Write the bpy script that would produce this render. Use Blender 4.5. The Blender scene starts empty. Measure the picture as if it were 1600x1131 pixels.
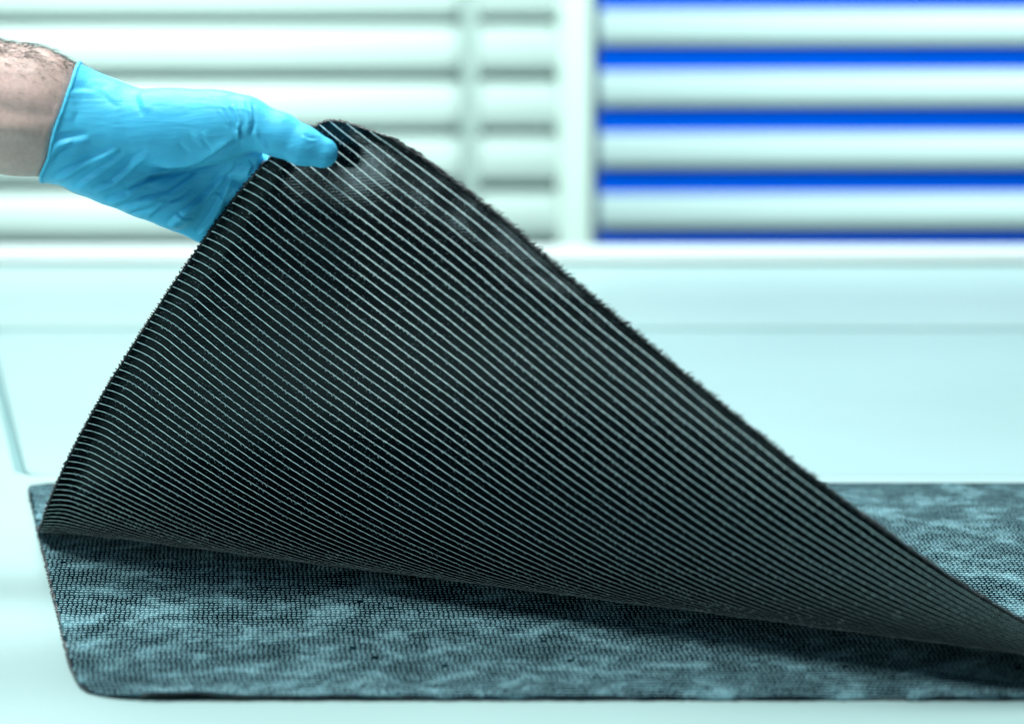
import bpy, bmesh, math, random
import numpy as np
from mathutils import Vector

random.seed(7)
RNG = np.random.default_rng(11)
sc = bpy.context.scene
COL = sc.collection

# ------------------------------------------------------------------ camera
PITCH = math.radians(9.0)
CAM = np.array([0.0, -2.55855, 0.52189])
cd = bpy.data.cameras.new("camera")
cam = bpy.data.objects.new("camera", cd)
COL.objects.link(cam)
cam.location = CAM
cam.rotation_euler = (math.pi / 2 - PITCH, 0, 0)
cd.sensor_width = 36.0
cd.lens = 135.0
cd.clip_start = 0.05
cd.clip_end = 100.0
cd.dof.use_dof = True
cd.dof.focus_distance = 2.43
cd.dof.aperture_fstop = 5.2
sc.camera = cam

# ------------------------------------------------------------------ light
world = bpy.data.worlds.new("World")
sc.world = world
world.use_nodes = True
wb = world.node_tree.nodes["Background"]
wb.inputs[0].default_value = (0.36, 0.66, 1.0, 1)
wb.inputs[1].default_value = 0.09


def area(name, loc, target, sx, sy, power, col):
    l = bpy.data.lights.new(name, 'AREA')
    l.shape = 'RECTANGLE'
    l.size, l.size_y = sx, sy
    l.energy = power
    l.color = col
    o = bpy.data.objects.new(name, l)
    COL.objects.link(o)
    o.location = loc
    d = Vector(target) - Vector(loc)
    o.rotation_euler = d.to_track_quat('-Z', 'Y').to_euler()
    return o


area("ceiling_softbox", (-0.40, 0.60, 1.9), (-0.05, 0.0, 0), 1.1, 0.8, 50, (0.93, 1.0, 0.97))
area("window_daylight", (0.3, 2.35, 1.35), (0.0, 0.0, 0.05), 2.6, 0.9, 10, (0.84, 0.98, 1.0))
area("front_fill", (-0.50, -0.66, 2.3), (-0.1, -0.2, 0.1), 0.7, 0.5, 46, (0.93, 1.0, 0.98))  # added fill lamp that brightens the upper yarns and the glove
area("side_sheen_lamp", (-1.9, -1.05, 0.40), (0.0, -0.25, 0.25), 0.42, 0.24, 10, (0.80, 1.0, 1.0))  # added lamp, not a window; gives the lifted sheet its sheen
area("blinds_fill", (0.0, 1.75, 0.9), (0.0, 3.0, 0.05), 3.0, 0.5, 66, (0.9, 1.0, 0.98))  # lamp added on the room side to brighten the blinds

sc.view_settings.view_transform = 'Standard'
sc.view_settings.look = 'None'
sc.view_settings.exposure = 0.3
sc.view_settings.gamma = 1.0
sc.view_settings.use_curve_mapping = False
sc.render.engine = 'CYCLES'
sc.cycles.use_denoising = True
sc.cycles.max_bounces = 8
sc.cycles.diffuse_bounces = 2


# ------------------------------------------------------------------ materials
class NT:
    def __init__(self, name):
        self.m = bpy.data.materials.new(name)
        self.m.use_nodes = True
        self.t = self.m.node_tree
        self.b = self.t.nodes["Principled BSDF"]
        self.out = self.t.nodes["Material Output"]

    def n(self, typ, **kw):
        nd = self.t.nodes.new(typ)
        for k, v in kw.items():
            if hasattr(nd, k):
                setattr(nd, k, v)
            else:
                nd.inputs[k.replace('_', ' ')].default_value = v
        return nd

    def l(self, a, b):
        self.t.links.new(a, b)

    def set(self, **kw):
        for k, v in kw.items():
            self.b.inputs[k.replace('_', ' ')].default_value = v

    def ramp(self, fac, stops):
        r = self.t.nodes.new('ShaderNodeValToRGB')
        e = r.color_ramp.elements
        while len(e) < len(stops):
            e.new(0.5)
        for el, (p, c) in zip(e, stops):
            el.position = p
            el.color = (c[0], c[1], c[2], 1) if not isinstance(c, (int, float)) else (c, c, c, 1)
        self.l(fac, r.inputs[0])
        return r.outputs[0]

    def mix(self, fac, a, b, mode='MIX'):
        x = self.t.nodes.new('ShaderNodeMix')
        x.data_type = 'RGBA'
        x.blend_type = mode
        for sock, v in ((x.inputs[0], fac), (x.inputs[6], a), (x.inputs[7], b)):
            if isinstance(v, (int, float)):
                sock.default_value = v
            elif isinstance(v, tuple):
                sock.default_value = (*v, 1)
            else:
                self.l(v, sock)
        return x.outputs[2]

    def math(self, op, a, b=0.0):
        x = self.t.nodes.new('ShaderNodeMath')
        x.operation = op
        for sock, v in ((x.inputs[0], a), (x.inputs[1], b)):
            if isinstance(v, (int, float)):
                sock.default_value = v
            else:
                self.l(v, sock)
        return x.outputs[0]

    def bump(self, h, strength, dist, prev=None):
        x = self.t.nodes.new('ShaderNodeBump')
        x.inputs['Strength'].default_value = strength
        x.inputs['Distance'].default_value = dist
        self.l(h, x.inputs['Height'])
        if prev is not None:
            self.l(prev, x.inputs['Normal'])
        return x.outputs[0]

    def mapping(self, src='UV', scale=(1, 1, 1), rot=(0, 0, 0)):
        tc = self.t.nodes.new('ShaderNodeTexCoord')
        mp = self.t.nodes.new('ShaderNodeMapping')
        mp.inputs['Scale'].default_value = scale
        mp.inputs['Rotation'].default_value = rot
        self.l(tc.outputs[src], mp.inputs[0])
        return mp.outputs[0]

    def noise(self, vec, scale, detail=3, rough=0.5, dist=0.0):
        x = self.t.nodes.new('ShaderNodeTexNoise')
        x.inputs['Scale'].default_value = scale
        x.inputs['Detail'].default_value = detail
        x.inputs['Roughness'].default_value = rough
        x.inputs['Distortion'].default_value = dist
        self.l(vec, x.inputs['Vector'])
        return x.outputs['Fac']


def mat_plain(name, col, rough=0.5, var=0.06, nscale=6.0, bump=0.0, bscale=200.0, spec=0.5, src='Object'):
    k = NT(name)
    v = k.mapping(src)
    f = k.noise(v, nscale, 4)
    lo = tuple(c * (1 - var) for c in col)
    hi = tuple(min(1, c * (1 + var)) for c in col)
    k.l(k.ramp(f, [(0.3, lo), (0.7, hi)]), k.b.inputs['Base Color'])
    k.set(Roughness=rough, Specular_IOR_Level=spec)
    if bump:
        g = k.noise(v, bscale, 3)
        k.l(k.bump(g, 0.5, bump), k.b.inputs['Normal'])
    return k.m


# table: white coated board
M_TABLE = mat_plain("white_table_coating", (0.325, 0.48, 0.477), 0.42, 0.05, 3.0, 0.0004, 60.0, 0.4)
M_TABLE_IN = mat_plain("white_panel_coating", (0.295, 0.455, 0.458), 0.45, 0.05, 3.0, 0.0004, 60.0, 0.4)
M_TABLE_BASE = mat_plain("table_core", (0.16, 0.30, 0.31), 0.7)
M_RAIL = mat_plain("white_rail_paint", (0.50, 0.60, 0.59), 0.4, 0.02)
M_SLAT_L = mat_plain("pale_slat_paint", (0.39, 0.52, 0.485), 0.5, 0.02)
M_SLAT_R = mat_plain("white_slat_paint", (0.31, 0.44, 0.43), 0.5, 0.02)
M_BLUE = mat_plain("blue_panel_paint", (0.0, 0.050, 0.36), 0.8, 0.05, 2.0, spec=0.0)
M_GREYBACK = mat_plain("grey_green_panel_paint", (0.48, 0.66, 0.62), 0.6, 0.05)
M_POST = mat_plain("window_post_paint", (0.35, 0.47, 0.425), 0.5, 0.02)
M_TAPE = mat_plain("grey_tape", (0.20, 0.29, 0.27), 0.7, 0.03)


def mat_underside():
    k = NT("carbon_fabric_underside")
    uv = k.mapping('UV')
    rot = k.mapping('UV', rot=(0, 0, math.radians(39)))
    # tows at 45 degrees
    w = k.n('ShaderNodeTexWave', wave_type='BANDS', bands_direction='Y', wave_profile='SIN')
    w.inputs['Scale'].default_value = 165.0
    w.inputs['Distortion'].default_value = 1.6
    w.inputs['Detail'].default_value = 3
    w.inputs['Detail Scale'].default_value = 1.6
    k.l(rot, w.inputs['Vector'])
    fibre_v = k.mapping('UV', rot=(0, 0, math.radians(39)), scale=(60, 2600, 1))
    fib = k.noise(fibre_v, 1.0, 2)
    vo = k.n('ShaderNodeTexVoronoi', feature='F1')
    vo.inputs['Scale'].default_value = 820.0
    k.l(uv, vo.inputs['Vector'])
    sep = k.n('ShaderNodeSeparateColor')
    k.l(vo.outputs['Color'], sep.inputs[0])
    spark = k.ramp(sep.outputs[0], [(0.80, 0.0), (0.97, 1.0)])  # sparkle of the knit dots, put into the base colour
    core = k.ramp(vo.outputs['Distance'], [(0.12, 1.0), (0.42, 0.0)])
    spark = k.mix(1.0, spark, core, 'MULTIPLY')
    big = k.noise(uv, 45, 3)
    tint = k.ramp(sep.outputs[1], [(0.0, (0.15, 0.19, 0.20)), (0.7, (0.10, 0.20, 0.23)), (1.0, (0.21, 0.14, 0.15))])
    base = k.mix(big, (0.0008, 0.0018, 0.0026), (0.002, 0.0038, 0.0052))
    k.l(k.mix(spark, base, tint), k.b.inputs['Base Color'])
    h = k.math('ADD', k.math('MULTIPLY', w.outputs['Fac'], 0.6), k.math('MULTIPLY', fib, 0.5))
    b1 = k.bump(h, 0.13, 0.0005)
    b2 = k.bump(vo.outputs['Distance'], 0.10, 0.0004, b1)
    k.l(b2, k.b.inputs['Normal'])
    k.set(Roughness=0.8, Specular_IOR_Level=0.0)
    gl = k.n('ShaderNodeBsdfGlossy')
    gl.inputs['Roughness'].default_value = 0.19
    gl.inputs['Color'].default_value = (0.78, 0.95, 1.0, 1)
    k.l(b2, gl.inputs['Normal'])
    mx = k.n('ShaderNodeMixShader')
    mx.inputs[0].default_value = 0.014
    k.l(k.b.outputs[0], mx.inputs[1])
    k.l(gl.outputs[0], mx.inputs[2])
    k.l(mx.outputs[0], k.out.inputs['Surface'])
    return k.m


def veil_clouds(k):
    uv = k.mapping('UV', scale=(1.0, 0.8, 1))
    f1 = k.noise(uv, 30, 7, 0.68, 0.5)
    f2 = k.noise(uv, 75, 3, 0.6, 0.6)
    f3 = k.noise(k.mapping('UV', scale=(1, 2.2, 1)), 520, 2)
    f = k.math('ADD', k.math('MULTIPLY', f1, 0.66), k.math('ADD', k.math('MULTIPLY', f2, 0.22), k.math('MULTIPLY', f3, 0.12)))
    return f, f3


def mat_topside():
    k = NT("carbon_fabric_veil_side")
    f, f3 = veil_clouds(k)
    c = k.ramp(f, [(0.40, (0.0010, 0.0034, 0.0055)), (0.50, (0.008, 0.025, 0.035)), (0.635, (0.11, 0.25, 0.29))])
    k.l(c, k.b.inputs['Base Color'])
    k.l(k.bump(f3, 0.6, 0.0006), k.b.inputs['Normal'])
    k.set(Roughness=0.7, Specular_IOR_Level=0.0)
    return k.m


def mat_loops():
    k = NT("pale_stitch_loops")
    f, f3 = veil_clouds(k)
    c = k.ramp(f, [(0.40, (0.13, 0.25, 0.285)), (0.51, (0.21, 0.375, 0.42)), (0.63, (0.35, 0.57, 0.62))])
    k.l(c, k.b.inputs['Base Color'])
    k.set(Roughness=0.7, Specular_IOR_Level=0.0)
    return k.m


M_UNDER = mat_underside()
M_TOP = mat_topside()
M_THREAD = mat_plain("white_stitch_yarn", (0.74, 0.93, 0.93), 0.7, 0.10, 260.0, 0.0003, 900.0, 0.05)
M_STITCH = mat_loops()
M_FIBRE = mat_plain("black_carbon_fibre", (0.010, 0.018, 0.021), 0.38, 0.3, 300.0)


def mat_glove():
    k = NT("blue_nitrile")
    v = k.mapping('Object')
    f = k.noise(v, 22, 4, 0.55)
    k.l(k.ramp(f, [(0.3, (0.080, 0.58, 0.92)), (0.7, (0.10, 0.63, 0.95))]), k.b.inputs['Base Color'])
    w1 = k.noise(k.mapping('Object', rot=(0, math.radians(-36), 0), scale=(26, 60, 120)), 1.0, 3, 0.5, 1.2)
    fine = k.noise(v, 1500, 2)
    b = k.bump(w1, 0.34, 0.003)
    k.l(k.bump(fine, 0.12, 0.0003, b), k.b.inputs['Normal'])
    k.set(Roughness=0.48, Specular_IOR_Level=0.25)
    k.b.inputs['Subsurface Weight'].default_value = 0.25
    k.b.inputs['Subsurface Radius'].default_value = (0.1, 0.8, 1.0)
    k.b.inputs['Subsurface Scale'].default_value = 0.004
    return k.m


def mat_skin():
    k = NT("skin")
    v = k.mapping('Object')
    f = k.noise(v, 45, 5, 0.6)
    g = k.noise(v, 420, 3, 0.6)
    c = k.ramp(f, [(0.28, (0.54, 0.39, 0.34)), (0.5, (0.68, 0.49, 0.435)), (0.72, (0.76, 0.51, 0.47))])
    c = k.mix(k.ramp(g, [(0.35, 0.25), (0.6, 0.0)]), c, (0.40, 0.27, 0.22))
    k.l(c, k.b.inputs['Base Color'])
    cr = k.noise(k.mapping('Object', scale=(900, 500, 260)), 1.0, 3, 0.6)
    k.l(k.bump(cr, 0.35, 0.0006), k.b.inputs['Normal'])
    k.set(Roughness=0.5, Specular_IOR_Level=0.4)
    k.b.inputs['Subsurface Weight'].default_value = 0.2
    k.b.inputs['Subsurface Radius'].default_value = (1.0, 0.35, 0.2)
    k.b.inputs['Subsurface Scale'].default_value = 0.003
    return k.m


M_GLOVE = mat_glove()
M_SKIN = mat_skin()
M_HAIR = mat_plain("dark_arm_hair", (0.045, 0.045, 0.04), 0.45, 0.3, 300.0)


# ------------------------------------------------------------------ helpers
def mesh_np(name, V, F, mats, parent=None, smooth=True, mi=None, uv=None):
    """V (n,3), F list of equal-length index rows (array) ; one mesh object."""
    me = bpy.data.meshes.new(name)
    V = np.asarray(V, np.float32)
    F = np.asarray(F, np.int32)
    k = F.shape[1]
    me.vertices.add(len(V))
    me.vertices.foreach_set("co", V.ravel())
    me.loops.add(F.size)
    me.loops.foreach_set("vertex_index", F.ravel())
    me.polygons.add(len(F))
    me.polygons.foreach_set("loop_start", np.arange(0, F.size, k, dtype=np.int32))
    me.polygons.foreach_set("loop_total", np.full(len(F), k, np.int32))
    me.polygons.foreach_set("use_smooth", np.full(len(F), smooth, bool))
    if not isinstance(mats, (list, tuple)):
        mats = [mats]
    for m in mats:
        me.materials.append(m)
    if mi is not None:
        me.polygons.foreach_set("material_index", np.asarray(mi, np.int32))
    if uv is not None:
        ul = me.uv_layers.new(name="uv")
        ul.data.foreach_set("uv", np.asarray(uv, np.float32)[F.ravel()].ravel())
    me.update(calc_edges=True)
    me.validate()
    o = bpy.data.objects.new(name, me)
    COL.objects.link(o)
    if parent is not None:
        o.parent = parent
    return o


def bm_obj(name, bm, mat, parent=None, smooth=False):
    me = bpy.data.meshes.new(name)
    bmesh.ops.recalc_face_normals(bm, faces=bm.faces)
    bm.to_mesh(me)
    bm.free()
    me.materials.append(mat)
    if smooth:
        for p in me.polygons:
            p.use_smooth = True
    o = bpy.data.objects.new(name, me)
    COL.objects.link(o)
    if parent is not None:
        o.parent = parent
    return o


def tag(o, label=None, cat=None, group=None, kind=None):
    if label:
        o["label"] = label
    if cat:
        o["category"] = cat
    if group:
        o["group"] = group
    if kind:
        o["kind"] = kind
    return o


def empty(name, loc):
    o = bpy.data.objects.new(name, None)
    COL.objects.link(o)
    o.location = loc
    o.empty_display_size = 0.05
    return o


def slab(name, outline, z0, z1, mat, parent=None, holes=(), bev=0.001):
    bm = bmesh.new()
    edges = []
    for lp in (outline, *holes):
        vs = [bm.verts.new((x, y, z1)) for x, y in lp]
        for a, b in zip(vs, vs[1:] + vs[:1]):
            edges.append(bm.edges.new((a, b)))
    bmesh.ops.triangle_fill(bm, edges=edges, use_beauty=True)
    bmesh.ops.dissolve_limit(bm, angle_limit=0.001, verts=bm.verts, edges=bm.edges)
    r = bmesh.ops.extrude_face_region(bm, geom=list(bm.faces))
    for v in r['geom']:
        if isinstance(v, bmesh.types.BMVert):
            v.co.z = z0
    bmesh.ops.recalc_face_normals(bm, faces=bm.faces)
    if bev:
        es = [e for e in bm.edges if abs(e.verts[0].co.z - z1) < 1e-6 and abs(e.verts[1].co.z - z1) < 1e-6
              and len(e.link_faces) == 2 and any(abs(f.normal.z) < 0.5 for f in e.link_faces)]
        bmesh.ops.bevel(bm, geom=es, offset=bev, segments=2, affect='EDGES', profile=0.5)
    return bm_obj(name, bm, mat, parent)


def rounded(pts, rs, n=7):
    """polygon with rounded corners (2D)."""
    out = []
    N = len(pts)
    rs = rs if isinstance(rs, (list, tuple)) else [rs] * N
    for i in range(N):
        a, b, c = (np.array(pts[(i - 1) % N], float), np.array(pts[i], float), np.array(pts[(i + 1) % N], float))
        r = rs[i]
        if r <= 0:
            out.append(tuple(b))
            continue
        p0 = b + (a - b) / np.linalg.norm(a - b) * r
        p2 = b + (c - b) / np.linalg.norm(c - b) * r
        for t in np.linspace(0, 1, n):
            q = (1 - t) ** 2 * p0 + 2 * t * (1 - t) * b + t * t * p2
            out.append(tuple(q))
    return out


def tube_rows(pts, rad, sides, normals=None, flat=1.0):
    """tube along a polyline -> (V, F) quads, open ends."""
    pts = np.asarray(pts, float)
    n = len(pts)
    tan = np.gradient(pts, axis=0)
    tan /= np.linalg.norm(tan, axis=1, keepdims=True) + 1e-12
    if normals is None:
        ref = np.array([0.31, 0.2, 0.93])
        nn = ref - (tan @ ref)[:, None] * tan
    else:
        nn = normals - np.sum(normals * tan, 1, keepdims=True) * tan
    nn /= np.linalg.norm(nn, axis=1, keepdims=True) + 1e-12
    bb = np.cross(tan, nn)
    rad = np.broadcast_to(np.asarray(rad, float), (n,))
    a = np.arange(sides) / sides * 2 * math.pi
    V = pts[:, None] + rad[:, None, None] * (flat * np.cos(a)[None, :, None] * nn[:, None] + np.sin(a)[None, :, None] * bb[:, None])
    i = np.arange(n - 1)[:, None] * sides
    j = np.arange(sides)[None]
    j2 = (j + 1) % sides
    F = np.stack([i + j, i + j2, i + sides + j2, i + sides + j], -1).reshape(-1, 4)
    return V.reshape(-1, 3), F


def cat_parts(parts):
    Vs, Fs, o = [], [], 0
    for V, F in parts:
        Vs.append(V)
        Fs.append(F + o)
        o += len(V)
    return np.concatenate(Vs), np.concatenate(Fs)


def smooth_noise1(x, freq, seed):
    r = np.random.default_rng(seed)
    out = np.zeros_like(x, float)
    for k in range(5):
        out += np.sin(x * freq * (1 + 0.73 * k) * 2 * math.pi + r.uniform(0, 6.3)) * r.uniform(0.4, 1) / (1 + 0.5 * k)
    return out / 2.2

# lifted ply: underside positions in 0.1 mm, rows from the front edge to the back, columns from the left end
FLAP = [
  "-728,-2653,2946 -672,-2692,2906 -611,-2732,2864 -544,-2773,2819 -473,-2816,2772 -398,-2862,2721 -318,-2910,2666 -234,-2962,2608 -146,-3017,2544 -57,-3077,2475 36,-3140,2401 133,-3206,2324 233,-3274,2245 338,-3344,2162 446,-3415,2078 555,-3486,1994 664,-3555,1910 774,-3624,1826 885,-3691,1740 996,-3758,1655 1109,-3823,1569 1221,-3887,1483 1335,-3949,1397 1450,-4010,1312 1567,-4068,1227 1686,-4123,1144 1806,-4177,1062 1928,-4227,979 2051,-4276,898 2176,-4322,817 2303,-4365,737 2431,-4405,657 2561,-4442,580 2694,-4475,505 2828,-4504,430 2961,-4532,353 3098,-4554,282 3239,-4571,219 3384,-4583,163 3531,-4592,117 3681,-4597,79 3833,-4600,50 3985,-4602,29 4139,-4603,14 4292,-4603,6 4446,-4603,1",
  "-1060,-2437,3024 -971,-2502,2957 -878,-2565,2888 -782,-2626,2818 -683,-2687,2749 -582,-2747,2679 -479,-2807,2608 -374,-2869,2535 -269,-2933,2460 -164,-2998,2381 -59,-3065,2301 46,-3133,2218 153,-3202,2135 261,-3272,2051 370,-3341,1967 480,-3410,1883 590,-3478,1800 702,-3545,1716 814,-3610,1631 926,-3675,1546 1039,-3738,1460 1154,-3800,1375 1269,-3860,1290 1386,-3918,1206 1504,-3973,1123 1625,-4026,1041 1747,-4077,960 1871,-4124,880 1997,-4169,801 2124,-4210,724 2254,-4249,648 2385,-4284,574 2518,-4316,502 2653,-4345,432 2790,-4371,364 2928,-4392,299 3069,-4410,238 3212,-4424,184 3358,-4435,137 3506,-4442,97 3657,-4446,66 3808,-4449,41 3961,-4450,24 4114,-4451,12 4267,-4451,5 4420,-4451,1",
  "-1220,-2351,2969 -1121,-2420,2891 -1018,-2485,2814 -912,-2549,2737 -805,-2612,2661 -696,-2675,2585 -585,-2737,2510 -475,-2800,2434 -364,-2864,2356 -254,-2929,2275 -145,-2996,2193 -36,-3064,2109 74,-3132,2025 183,-3200,1940 294,-3268,1856 405,-3335,1772 516,-3401,1689 629,-3466,1605 742,-3530,1521 856,-3593,1437 970,-3654,1352 1086,-3714,1268 1203,-3771,1183 1321,-3827,1100 1442,-3879,1018 1564,-3929,938 1688,-3976,858 1814,-4020,781 1942,-4061,705 2073,-4099,631 2205,-4133,559 2339,-4164,490 2474,-4192,423 2612,-4216,360 2752,-4237,299 2894,-4254,243 3037,-4268,191 3183,-4279,145 3331,-4287,106 3480,-4292,74 3631,-4296,48 3783,-4298,29 3936,-4299,16 4089,-4299,7 4242,-4300,2 4395,-4300,0",
  "-1347,-2296,2882 -1240,-2361,2800 -1131,-2424,2718 -1020,-2487,2637 -907,-2550,2558 -794,-2612,2479 -680,-2674,2402 -566,-2736,2324 -453,-2799,2246 -340,-2863,2165 -228,-2928,2083 -117,-2995,1999 -5,-3061,1914 106,-3128,1830 217,-3194,1746 329,-3259,1662 442,-3324,1578 556,-3387,1495 670,-3449,1412 785,-3510,1328 901,-3569,1244 1018,-3627,1160 1137,-3682,1077 1257,-3734,995 1380,-3784,914 1504,-3831,835 1630,-3875,758 1759,-3915,683 1889,-3952,610 2022,-3986,539 2157,-4016,472 2293,-4042,407 2432,-4066,346 2573,-4085,289 2715,-4102,236 2860,-4115,188 3006,-4126,145 3154,-4134,107 3303,-4139,76 3454,-4143,50 3605,-4146,31 3757,-4147,17 3910,-4148,7 4063,-4148,2 4216,-4148,0 4370,-4148,0",
  "-1457,-2256,2782 -1342,-2312,2695 -1228,-2372,2611 -1114,-2432,2529 -999,-2493,2447 -884,-2553,2368 -769,-2613,2289 -653,-2674,2211 -538,-2736,2133 -424,-2798,2053 -310,-2861,1972 -197,-2925,1889 -84,-2990,1804 28,-3055,1720 141,-3120,1635 254,-3184,1551 368,-3247,1468 483,-3308,1385 598,-3368,1302 715,-3427,1219 833,-3484,1136 951,-3539,1053 1072,-3591,971 1194,-3641,891 1319,-3688,812 1445,-3731,734 1574,-3771,659 1705,-3808,587 1838,-3841,517 1973,-3870,451 2111,-3896,388 2250,-3918,328 2392,-3937,273 2535,-3952,223 2680,-3965,177 2827,-3974,137 2975,-3982,102 3125,-3987,73 3275,-3991,48 3427,-3994,29 3579,-3995,16 3732,-3996,7 3885,-3996,0 4038,-3996,0 4191,-3996,0 4344,-3996,0",
  "-1557,-2210,2677 -1438,-2262,2588 -1321,-2319,2502 -1205,-2377,2418 -1089,-2435,2336 -972,-2494,2255 -856,-2553,2176 -739,-2612,2097 -622,-2672,2019 -507,-2733,1940 -391,-2794,1860 -277,-2856,1777 -163,-2919,1694 -49,-2982,1609 65,-3045,1525 180,-3107,1441 295,-3168,1358 411,-3228,1275 528,-3286,1192 646,-3342,1110 765,-3397,1028 886,-3449,947 1008,-3498,867 1133,-3545,788 1260,-3588,711 1389,-3628,636 1520,-3664,564 1653,-3696,494 1789,-3725,429 1927,-3750,367 2068,-3771,309 2210,-3789,256 2354,-3804,207 2500,-3815,164 2647,-3824,125 2796,-3831,93 2946,-3836,66 3097,-3840,43 3248,-3842,25 3400,-3843,13 3553,-3844,5 3706,-3845,0 3859,-3845,0 4012,-3845,0 4165,-3845,0 4318,-3845,0",
  "-1648,-2157,2567 -1529,-2208,2479 -1411,-2263,2392 -1294,-2319,2307 -1176,-2376,2224 -1059,-2434,2143 -941,-2491,2062 -823,-2549,1983 -706,-2608,1905 -589,-2667,1826 -472,-2726,1747 -356,-2786,1666 -240,-2847,1583 -125,-2908,1499 -10,-2969,1415 106,-3030,1331 222,-3089,1248 340,-3146,1165 458,-3202,1083 578,-3256,1002 699,-3307,922 822,-3356,842 947,-3402,763 1074,-3445,687 1203,-3484,612 1335,-3520,541 1469,-3552,472 1605,-3580,407 1744,-3604,346 1885,-3625,289 2028,-3642,237 2172,-3656,190 2319,-3667,148 2467,-3675,112 2616,-3681,81 2766,-3686,56 2918,-3689,36 3069,-3691,21 3222,-3692,9 3374,-3693,0 3527,-3693,0 3680,-3693,0 3833,-3693,0 3987,-3693,0 4140,-3693,0 4293,-3693,0",
  "-1734,-2098,2456 -1615,-2149,2367 -1497,-2203,2281 -1379,-2258,2195 -1261,-2315,2112 -1143,-2371,2030 -1025,-2428,1949 -907,-2485,1869 -788,-2542,1790 -670,-2600,1712 -552,-2657,1633 -434,-2716,1553 -317,-2774,1472 -201,-2833,1389 -84,-2892,1305 33,-2950,1222 151,-3007,1139 270,-3063,1057 391,-3116,975 512,-3167,895 636,-3215,816 761,-3260,738 888,-3303,662 1018,-3341,589 1150,-3376,517 1284,-3408,450 1421,-3435,385 1560,-3459,325 1702,-3478,269 1845,-3495,219 1991,-3508,173 2138,-3518,133 2286,-3526,98 2436,-3532,69 2587,-3535,45 2738,-3538,27 2890,-3540,15 3043,-3541,6 3195,-3541,0 3348,-3541,0 3502,-3541,0 3655,-3541,0 3808,-3541,0 3961,-3541,0 4114,-3541,0 4267,-3541,0",
  "-1816,-2034,2343 -1698,-2086,2255 -1580,-2140,2168 -1463,-2195,2083 -1345,-2251,1999 -1226,-2307,1917 -1107,-2363,1835 -988,-2420,1755 -869,-2476,1676 -750,-2532,1597 -631,-2588,1519 -512,-2644,1440 -393,-2701,1360 -275,-2757,1278 -156,-2814,1196 -38,-2869,1113 82,-2924,1031 203,-2976,949 325,-3027,869 449,-3074,790 575,-3119,713 702,-3161,637 833,-3199,564 965,-3233,494 1100,-3263,427 1237,-3290,364 1377,-3313,305 1519,-3332,250 1663,-3347,201 1809,-3360,157 1957,-3369,118 2106,-3377,85 2256,-3382,57 2407,-3385,35 2559,-3387,19 2711,-3389,8 2863,-3390,0 3017,-3390,0 3170,-3390,0 3323,-3390,0 3476,-3390,0 3629,-3390,0 3782,-3390,0 3935,-3390,0 4088,-3390,0 4242,-3390,0",
  "-1896,-1967,2231 -1779,-2021,2143 -1662,-2075,2056 -1544,-2130,1970 -1426,-2185,1886 -1307,-2241,1803 -1188,-2297,1722 -1069,-2352,1641 -949,-2407,1562 -829,-2462,1483 -708,-2517,1405 -588,-2571,1327 -468,-2625,1248 -348,-2679,1168 -227,-2733,1086 -107,-2786,1005 15,-2837,923 138,-2887,843 262,-2934,764 388,-2978,687 517,-3019,612 647,-3056,539 780,-3090,469 916,-3120,403 1054,-3145,341 1194,-3167,284 1337,-3185,231 1481,-3200,183 1628,-3212,140 1776,-3220,104 1925,-3227,72 2076,-3232,47 2227,-3235,27 2379,-3236,13 2532,-3238,0 2685,-3238,0 2838,-3238,0 2991,-3238,0 3144,-3238,0 3297,-3238,0 3450,-3238,0 3603,-3238,0 3757,-3238,0 3910,-3238,0 4063,-3238,0 4216,-3238,0",
  "-1975,-1899,2118 -1859,-1953,2029 -1742,-2008,1942 -1624,-2063,1857 -1505,-2118,1772 -1387,-2173,1689 -1267,-2228,1608 -1147,-2283,1527 -1026,-2337,1448 -905,-2391,1369 -784,-2444,1291 -662,-2496,1213 -541,-2548,1135 -419,-2599,1057 -296,-2650,977 -174,-2700,897 -50,-2748,817 75,-2794,738 202,-2837,661 331,-2877,587 462,-2914,514 595,-2947,445 731,-2976,380 870,-3001,318 1011,-3022,262 1154,-3039,211 1300,-3053,165 1447,-3063,125 1595,-3071,90 1745,-3077,61 1896,-3081,37 2048,-3084,20 2200,-3085,8 2353,-3086,0 2506,-3086,0 2659,-3086,0 2812,-3086,0 2965,-3086,0 3119,-3086,0 3272,-3086,0 3425,-3086,0 3578,-3086,0 3731,-3086,0 3884,-3086,0 4037,-3086,0 4190,-3086,0",
  "-2055,-1831,2003 -1938,-1885,1915 -1820,-1940,1828 -1702,-1994,1743 -1584,-2049,1659 -1464,-2104,1576 -1344,-2158,1494 -1224,-2212,1413 -1103,-2265,1334 -981,-2317,1255 -858,-2368,1177 -735,-2419,1100 -611,-2468,1023 -487,-2516,946 -363,-2564,868 -238,-2610,790 -112,-2655,712 15,-2697,636 145,-2736,562 277,-2772,490 411,-2804,421 547,-2832,356 686,-2856,296 828,-2876,240 972,-2892,191 1118,-2905,147 1266,-2915,109 1415,-2922,76 1565,-2927,50 1717,-2931,29 1869,-2933,14 2021,-2934,0 2174,-2934,0 2327,-2934,0 2480,-2934,0 2634,-2934,0 2787,-2934,0 2940,-2934,0 3093,-2934,0 3246,-2934,0 3399,-2934,0 3552,-2934,0 3705,-2934,0 3859,-2934,0 4012,-2934,0 4165,-2934,0",
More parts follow.
